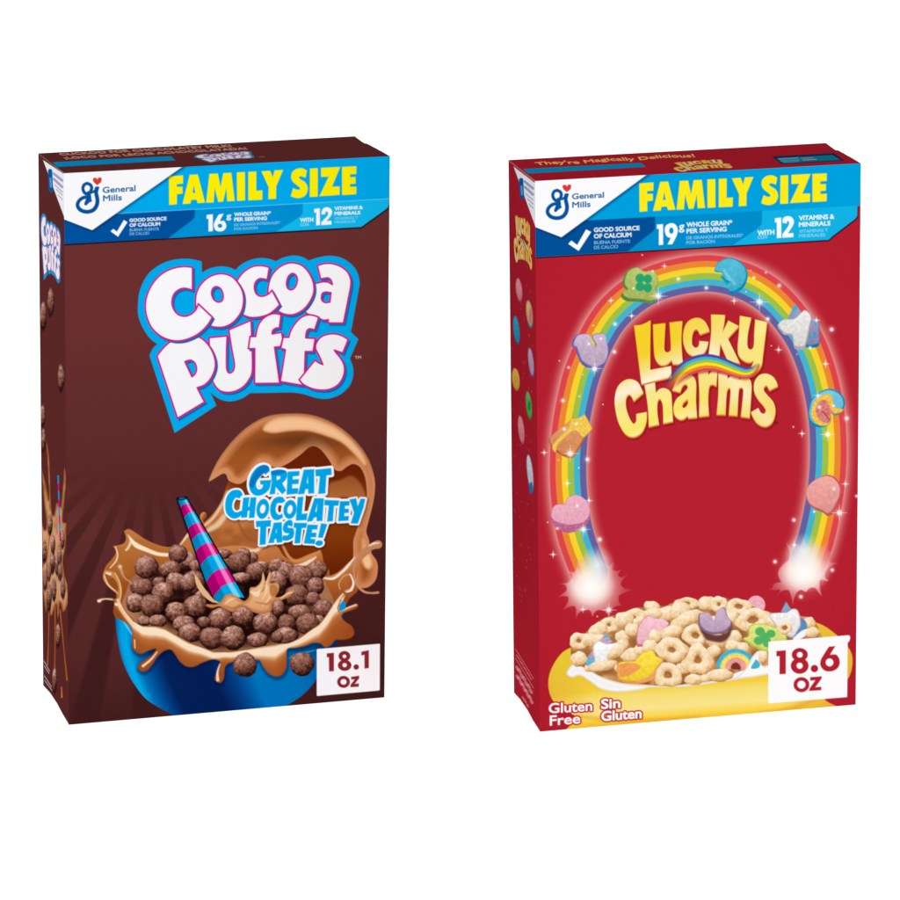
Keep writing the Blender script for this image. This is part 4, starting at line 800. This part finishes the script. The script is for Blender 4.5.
    p.fill([poly('148,190 232,182 232,395 176,398 176,236 148,236', *T)], rd)
    p.fill([ell(358, 222, 72, 60, 0, *T)], rd); p.fill([ell(357, 322, 80, 72, 0, *T)], rd); p.fill([ell(358, 223, 27, 26, 0, *T)], WHITE); p.fill([ell(357, 322, 28, 28, 0, *T)], WHITE)
    p.fill([ell(490, 347, 33, 33, 0, *T)], rd)
    p.fill([P('620,150c 678,145c 630,222c 690,225 718,285 700,340 650,370 590,368 548,328 546,275 575,220', *T), ell(626, 292, 35, 36, 0, *T)], rd)
    p.fill([ell(373, 492, 71, 68, 0, *T), ell(373, 492, 37, 36, 0, *T)], rd); p.fill([poly('452,425 557,417 552,440 498,515 552,511 550,541 443,549 445,528 498,452 452,456', *T)], rd)
    # ---- banner
    p.part('banner'); S = .35
    sep = band_line(585.6, 220.6, 857.2, 205.6); bot = band_line(535, 257, 826.7, 239.9)
    top = P('530,170c 866,155c 866,205.2c 857.3,205.6c 857.2,213 857,216 855,219c 832,236.5c 830,238.5 828.5,239.7 826,239.9c 530,257.3c')
    p.fill([top], C(40, 6, 14), off=(.3, .9), grow=.5, soft=.5, clip=lambda X, Y: (Y > 207)*1.0); p.fill([top], C(0, 156, 216), soft=S)
    below = lambda X, Y: np.clip((Y - sep(X))/.7 + .5, 0, 1)
    p.fill([top], C(16, 173, 223), clip=below, soft=S)
    p.fill([P('520,200c 762,200c 762,218c 761.8,223 760.5,226 757,229c 733,245c 520,262c')], C(0, 137, 199), soft=S, clip=lambda X, Y: below(X, Y)*(Y < bot(X)))
    p.fill([P('520,200c 655,200c 655,223c 654.8,228.5 653,231 649.5,234c 627,252c 520,262c')], C(0, 78, 148), soft=S, clip=lambda X, Y: below(X, Y)*(Y < bot(X)))
    p.part('banner_lettering')
    for l in FAMILY: p.fill(shift(l, 470.4, 7.0), C(246, 230, 24), soft=.38)
    maker_badge(p, [poly('532,172 652,172 646,175.2 561.4,237.3 533,226.2')], 470.3, 7.3, (572.2, 199.2, 603.8, 197.4, 5.4), None, (572.4, 207.6, 590.3, 206.7, 5.4), None, k=.98)
    claims(p, [('GOOD SOURCE', 594.1, 232, 639.4, 230, 4.1, 'b'), ('OF CALCIUM', 594.1, 238.3, 631.3, 236.7, 4.1, 'b'), ('BUENA FUENTE', 594.1, 244.2, 630, 242.7, 3.1, 't'), ('DE CALCIO', 594.1, 249.1, 618, 248, 3.1, 't'),
        ('WHOLE GRAIN*', 686.7, 226.9, 732, 224.6, 4.3, 'b'), ('PER SERVING', 686.7, 233.3, 726.4, 231.1, 4.3, 'b'), ('DE GRANOS INTEGRALES*', 686.4, 239.4, 743, 236.8, 3, 't'), ('POR RACIÓN', 686.4, 244.2, 714.7, 242.8, 3, 't'),
        ('WITH', 757.8, 235.3, 774.1, 234.2, 4.5, 'b'), ('CON', 757.8, 239.1, 767.2, 238.3, 3.4, 'm'), ('VITAMINS &', 799.1, 220.3, 834, 218.6, 4.3, 'b'), ('MINERALS', 799.1, 226.7, 830.2, 225.2, 4.2, 'b'), ('VITAMINAS Y', 799.1, 233, 827.8, 231.4, 3.1, 't'), ('MINERALES', 799.1, 237.4, 825, 236.3, 3.1, 't'),
        ('g', 679, 230, 684.2, 229.7, 7.4, 'b')],
        [[poly('345,665 373,635 425,675 505,535 550,557 438,728', 530, 170, 9)], [poly('332,492 387,487 388,672 350,676 350,528 332,530', 620, 170, 9)],
         [P('465,478 507,500 520,550 503,605 470,668c 428,670c 457,612c 420,595 403,545 415,500', 620, 170, 9), ell(462, 546, 20, 28, 0, 620, 170, 9)],
         [poly('45,570 100,563 102,745 62,748 62,605 45,607', 770, 155, 9)], [P('112,610c 118,570 150,552 190,557 212,585 212,620 190,660 160,706c 210,702c 210,738c 112,745c 112,713c 165,640 173,612 163,592 152,602 150,616c', 770, 155, 9)]])

def side_red(p):
    X, Y = p.X, p.Y
    p.rgb[:] = ramp(Y, (150, (172, 30, 46)), (700, (174, 30, 46)))
    p.stroke('507.4,159.6 535.6,182', .7, C(206, 170, 168), .8)
    badge_side(p, poly('513.6,166.6 537,184.5 537,231'), (521.5, 188.5, 2.1, 10.5), [(524.6, 181.5, 533, 188.5, 2.4), (524.9, 187, 533, 194.5, 2.4), (526, 194, 533, 200, .9), (527.5, 199, 533, 204, .9), (529, 204, 533, 208, .8)])
    p.part('title_lettering'); lucky_logo(p, aff(614, 318, 164, 122, 513, 211, 18, 14, 1.5, 51), g=.3)
    p.stroke('518.5,240 521,239 523.5,244 526,250 528,253', [1, 2.2, 2.4, 2, .8], lambda X, Y, s, t: np.array([rr for rr in (C(224, 110, 60), C(240, 214, 60), C(60, 170, 110), C(40, 120, 190))])[np.clip(((s + 1)*2).astype(int), 0, 3)], soft=.3)
    rng = np.random.default_rng(5)
    for _ in range(60): p.blob(rng.uniform(512, 533), rng.uniform(285, 610), .5, C(240, 170, 170), .5, 1, ry=1.5)
    M = [(519, 290, 3.1, 12, (224, 140, 150), (190, 90, 100)), (529.4, 314, 3.2, 14, (226, 176, 96), (0, 140, 180)), (516.4, 330, 3, 14.5, (40, 160, 196), (0, 116, 160)), (531, 362.5, 2.6, 15, (186, 160, 182), (120, 90, 170)),
         (515.8, 379.5, 3.8, 11.5, (222, 176, 70), (196, 120, 60)), (528.8, 405.5, 2.8, 14.5, (90, 180, 80), (60, 130, 60)), (521.2, 430, 3, 14.5, (226, 140, 146), (190, 90, 100)), (530, 473, 2.9, 19, (214, 210, 216), (60, 140, 190))]
    for i, (x, y, rx, ry, a, b) in enumerate(M):
        p.part('marshmallow_picture|' + ['pink marshmallow high on the side', 'rainbow marshmallow on the side', 'blue marshmallow on the side', 'lilac marshmallow on the side', 'orange pot marshmallow on the side', 'green marshmallow on the side', 'pink balloon marshmallow on the side', 'white unicorn marshmallow on the side'][i])
        sugar(p, [ell(x, y, rx, ry, -6)], a, b, (0, -.8), seed=i*3)
    p.fill([ell(529.2, 406, 1.4, 5)], C(20, 140, 70)); p.fill([ell(531, 488, 1.8, 6)], C(30, 120, 180), soft=.5); p.fill([ell(530.6, 316, 1.6, 8)], C(216, 120, 120), soft=.5)
    p.part('small_print'); pk = C(232, 178, 180)
    for q in ((515.5, 649, 533.5, 678.5), (515.5, 658, 533.5, 688)): p.stroke([q[:2], q[2:]], .5, pk, .75, soft=.3)
    for x0, y0, x1, y1, w, n in ((516.5, 655, 532, 680.5, 1.8, 9), (516.5, 667, 532.5, 694, 4.6, 7), (517, 676, 533, 704, 4.6, 9), (522.5, 697, 529, 708, 2.6, 3)):
        for i in range(n):
            a, b = i/n, (i + .62)/n; p.stroke([(x0 + (x1-x0)*a, y0 + (y1-y0)*a - w*.25*(i % 2)), (x0 + (x1-x0)*b, y0 + (y1-y0)*b - w*.25*(i % 2))], w*.62, pk, .6, soft=.35)
    p.cur = 0
    p.stroke('534,722 540.5,732.6', [.5, 1.6], C(176, 170, 170), .9, soft=.4)

def top_red(p):
    p.rgb[:] = C(178, 31, 47)
    p.stroke('507.4,159.6 535.6,181.3', .8, C(196, 160, 158), .9)
    p.part('top_lettering')
    g_ = text("They're Magically Delicious!", 537, 165.4, 695, 156.4, 3.1, (-2.2, -2.9))
    g_[..., 1] += .55*np.sin(g_[..., 0]/9); g_[..., 3] += .55*np.sin(g_[..., 2]/9)
    p.fill(g_, C(250, 206, 110), grow=.2, soft=.3)
    p.part('banner'); p.fill([poly('523,169.0 640.8,162.9 646,166.8 528.5,173.5')], C(0, 150, 205), soft=.35)
    p.part('title_lettering'); lucky_logo(p, aff(614, 318, 164, 122, 666.5, 162.6, 58, -3.4, 11, 9.5), g=.3)
    p.part('coupon_print')
    p.fill([poly('772,156.6 833.9,153.2 844.2,160.6 782,164.2')], C(6, 40, 84), soft=.4); p.fill([poly('776,158 832.5,154.8 841,160 783,163.3')], C(14, 128, 158), soft=.5)
    for x0, y0, x1, y1, w, c in ((779, 159, 799, 157.8, 1.2, (170, 190, 220)), (781, 161, 800, 160, 1.2, (150, 180, 215)), (784, 162.4, 799, 161.6, .8, (130, 175, 205)), (801, 158.3, 814, 157.6, .9, (220, 150, 170)), (803, 160, 817, 159.2, 1, (220, 180, 190))):
        n = 7
        for i in range(n): a, b = i/n, (i + .6)/n; p.stroke([(x0 + (x1-x0)*a, y0 + (y1-y0)*a), (x0 + (x1-x0)*b, y0 + (y1-y0)*b)], w, C(*c), .7, soft=.35)

# ------------------------------------------------------------------ light levels
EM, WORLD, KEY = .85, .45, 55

# ------------------------------------------------------------------ build
def ink_material(name, rough=.55):
    m = bpy.data.materials.new(name); m.use_nodes = True; nt = m.node_tree; b = nt.nodes['Principled BSDF']
    at = nt.nodes.new('ShaderNodeAttribute'); at.attribute_name = 'ink'
    nz = nt.nodes.new('ShaderNodeTexNoise'); nz.inputs['Scale'].default_value = 260; nz.inputs['Detail'].default_value = 3
    tc = nt.nodes.new('ShaderNodeTexCoord'); nt.links.new(tc.outputs['Object'], nz.inputs['Vector'])
    mr = nt.nodes.new('ShaderNodeMapRange'); mr.inputs['To Min'].default_value = rough - .06; mr.inputs['To Max'].default_value = rough + .06
    nt.links.new(nz.outputs['Fac'], mr.inputs['Value']); nt.links.new(mr.outputs['Result'], b.inputs['Roughness'])
    nt.links.new(at.outputs['Color'], b.inputs['Base Color'])
    b.inputs['Specular IOR Level'].default_value = 0
    return m
def plain(name, col, rough=.7, em=0, spec=.2):
    m = bpy.data.materials.new(name); m.use_nodes = True; nt = m.node_tree; b = nt.nodes['Principled BSDF']
    nz = nt.nodes.new('ShaderNodeTexNoise'); nz.inputs['Scale'].default_value = 40
    mx = nt.nodes.new('ShaderNodeMixRGB'); mx.inputs[1].default_value = (*col, 1); mx.inputs[2].default_value = (*[c*.96 for c in col], 1)
    nt.links.new(nz.outputs['Fac'], mx.inputs[0]); nt.links.new(mx.outputs[0], b.inputs['Base Color'])
    b.inputs['Roughness'].default_value = rough; b.inputs['Specular IOR Level'].default_value = spec
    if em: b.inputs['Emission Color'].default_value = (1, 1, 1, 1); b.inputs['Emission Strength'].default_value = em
    return m
def mesh_obj(name, v, f, mat, parent=None):
    me = bpy.data.meshes.new(name); me.from_pydata([tuple(map(float, q)) for q in v], [], f); me.materials.append(mat); me.update()
    o = bpy.data.objects.new(name, me); ROOT.objects.link(o)
    if parent: o.parent = parent
    return o

def carton(label, corners, fr, si, to, base, ink, board):
    k = carton_corners(**corners)
    root = bpy.data.objects.new('cereal_box', None); root.empty_display_size = .05; ROOT.objects.link(root)
    root['label'] = label; root['category'] = 'cereal box'
    root['group'] = 'cereal boxes standing side by side'
    f = Panel(k['ftl'], k['ftr'], k['fbl'], k['fbr'], RES, base, 'front_panel'); fr(f)
    s = Panel(k['stb'], k['ftl'], k['sbb'], k['fbl'], RES, base, 'side_panel', rx=2.4, full=True); si(s)
    t = Panel(k['stb'], k['tbr'], k['ftl'], k['ftr'], RES*1.35, base, 'top_panel', full=True); to(t)
    # the closed board body a hair inside the printed faces; it is lifted off the table by its folded flaps
    cx = sum(k.values())/8; ins = []
    nf = np.cross(k['fbr'] - k['fbl'], [0, 0, 1]); nf = nf/np.linalg.norm(nf)
    ns = np.cross([0, 0, 1], k['sbb'] - k['fbl']); ns = ns/np.linalg.norm(ns)
    for n_, q0 in ((nf, k['fbl']), (ns, k['fbl'])):
        if np.dot(n_, cx - q0) < 0: n_ *= -1
    e = .0006
    B = {}
    for nm, sx in (('fbl', 1), ('fbr', -1), ('ftl', 1), ('ftr', -1), ('sbb', 1), ('stb', 1), ('tbr', -1), ('bbr', -1)):
        back = nm in ('sbb', 'stb', 'tbr', 'bbr'); top = nm in ('ftl', 'ftr', 'stb', 'tbr')
        B[nm] = k[nm] + nf*(e if not back else -e) + ns*e*sx + np.array([0, 0, -e if top else .0022])
    names = ['fbl', 'fbr', 'ftr', 'ftl', 'sbb', 'bbr', 'tbr', 'stb']
    mesh_obj('carton_body', [B[n] for n in names], [(0, 1, 2, 3), (5, 4, 7, 6), (4, 0, 3, 7), (1, 5, 6, 2), (3, 2, 6, 7), (4, 5, 1, 0)], board, root)
    # bottom flap seen as the board's raw edge, touching the table
    z = np.array([0, 0, .0022]); q = [B['fbl']*[1, 1, 0], B['fbr']*[1, 1, 0], B['bbr']*[1, 1, 0], B['sbb']*[1, 1, 0]]
    c4 = sum(q)/4; q = [c4 + (a - c4)*.93 for a in q]
    mesh_obj('bottom_flap', q + [a + z for a in q], [(3, 2, 1, 0), (4, 5, 6, 7), (0, 1, 5, 4), (1, 2, 6, 5), (2, 3, 7, 6), (3, 0, 4, 7)], board, root)
    # notch of the top flap and bowed lower edge of the side
    TBR, FTR, SBB, FBL = [np.array(corners[c]) for c in ('TBR', 'FTR', 'SBB', 'FBL')]
    t.cut([np.array([TBR + (-1, -3), TBR + (-.6, 0), TBR + (8.6, 7.0), TBR + (11.5, 7.2), FTR + (0, -.4), FTR + (6, -8)])])
    s.cut([np.array([SBB + (-3, -.6), SBB + (0, -.4), SBB + (6.5, 6.6), SBB + (13.5, 17), SBB + (19, 27.4), FBL + (0, .3), FBL + (0, 6), SBB + (-3, 40)])])
    for p in (f, s, t): p.build(root, ink)
    root.select_set(False)
    # move origin to the base centre of the carton
    base_c = (k['fbl'] + k['fbr'] + k['sbb'] + k['bbr'])/4; base_c[2] = 0
    root.location = base_c
    for ch in root.children: ch.matrix_parent_inverse.translation = -base_c
    return root

BOX1 = dict(FTL=(63.8, 173.3), FTR=(390, 156.2), FBL=(68.8, 724.8), FBR=(384.4, 697.4), STB=(38.2, 153.3), SBB=(43.2, 686), TBR=(355.5, 136.2))
BOX2 = dict(FTL=(534.9, 181.1), FTR=(861, 163.3), FBL=(540, 731.7), FBR=(855.7, 704.6), STB=(508.4, 160), SBB=(514, 693.3), TBR=(826.7, 142.9))
ink = ink_material('printed_board')
carton('brown chocolate puffs cereal box with a blue bowl and milk splash on its front', BOX1, front_brown, side_brown, top_brown, C(103, 47, 46), ink, plain('brown_board', tuple(to_lin(C(96, 43, 42)))))
carton('red cereal box with a rainbow arch and a yellow bowl on its front', BOX2, front_red, side_red, top_red, C(176, 31, 46), ink, plain('red_board', tuple(to_lin(C(168, 30, 44)))))

# white table that sweeps up behind, glow added to keep it shadowless
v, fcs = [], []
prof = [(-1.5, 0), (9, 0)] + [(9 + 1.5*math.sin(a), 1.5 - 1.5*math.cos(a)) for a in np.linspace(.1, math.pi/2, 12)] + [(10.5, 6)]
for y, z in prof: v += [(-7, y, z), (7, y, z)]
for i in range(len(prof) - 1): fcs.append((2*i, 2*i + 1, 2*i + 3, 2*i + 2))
bd = mesh_obj('white_sweep', v, fcs, plain('white_added_glow', (.82, .82, .82), em=EM, spec=0))
bd['kind'] = 'structure'; bd['label'] = 'seamless pure white table and background under both boxes, with added glow'; bd['category'] = 'backdrop'
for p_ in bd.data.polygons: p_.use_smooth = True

w = bpy.data.worlds.new('World'); SC.world = w; w.use_nodes = True
w.node_tree.nodes['Background'].inputs['Color'].default_value = (1, 1, 1, 1); w.node_tree.nodes['Background'].inputs['Strength'].default_value = WORLD
def softbox(name, loc, target, size, power):
    l = bpy.data.lights.new(name, 'AREA'); l.shape = 'RECTANGLE'; l.size, l.size_y = size; l.energy = power
    o = bpy.data.objects.new(name, l); ROOT.objects.link(o); o.location = loc
    from mathutils import Vector
    o.rotation_euler = (Vector(target) - Vector(loc)).to_track_quat('-Z', 'Y').to_euler()
softbox('softbox_lamp', (1.9, -.9, 1.5), (0, 3.65, .15), (3.0, 2.4), KEY)

cam = bpy.data.cameras.new('camera'); co = bpy.data.objects.new('camera', cam); ROOT.objects.link(co)
cam.sensor_width = 36; cam.lens = 36*FPX/900; cam.clip_end = 200; cam.clip_start = .05
co.location = (0, 0, CAMH); co.rotation_euler = (math.pi/2 - PITCH, 0, 0)
SC.camera = co
SC.view_settings.view_transform = 'Standard'; SC.view_settings.look = 'None'; SC.view_settings.exposure = 0; SC.view_settings.gamma = 1
SC.cycles.max_bounces = 6
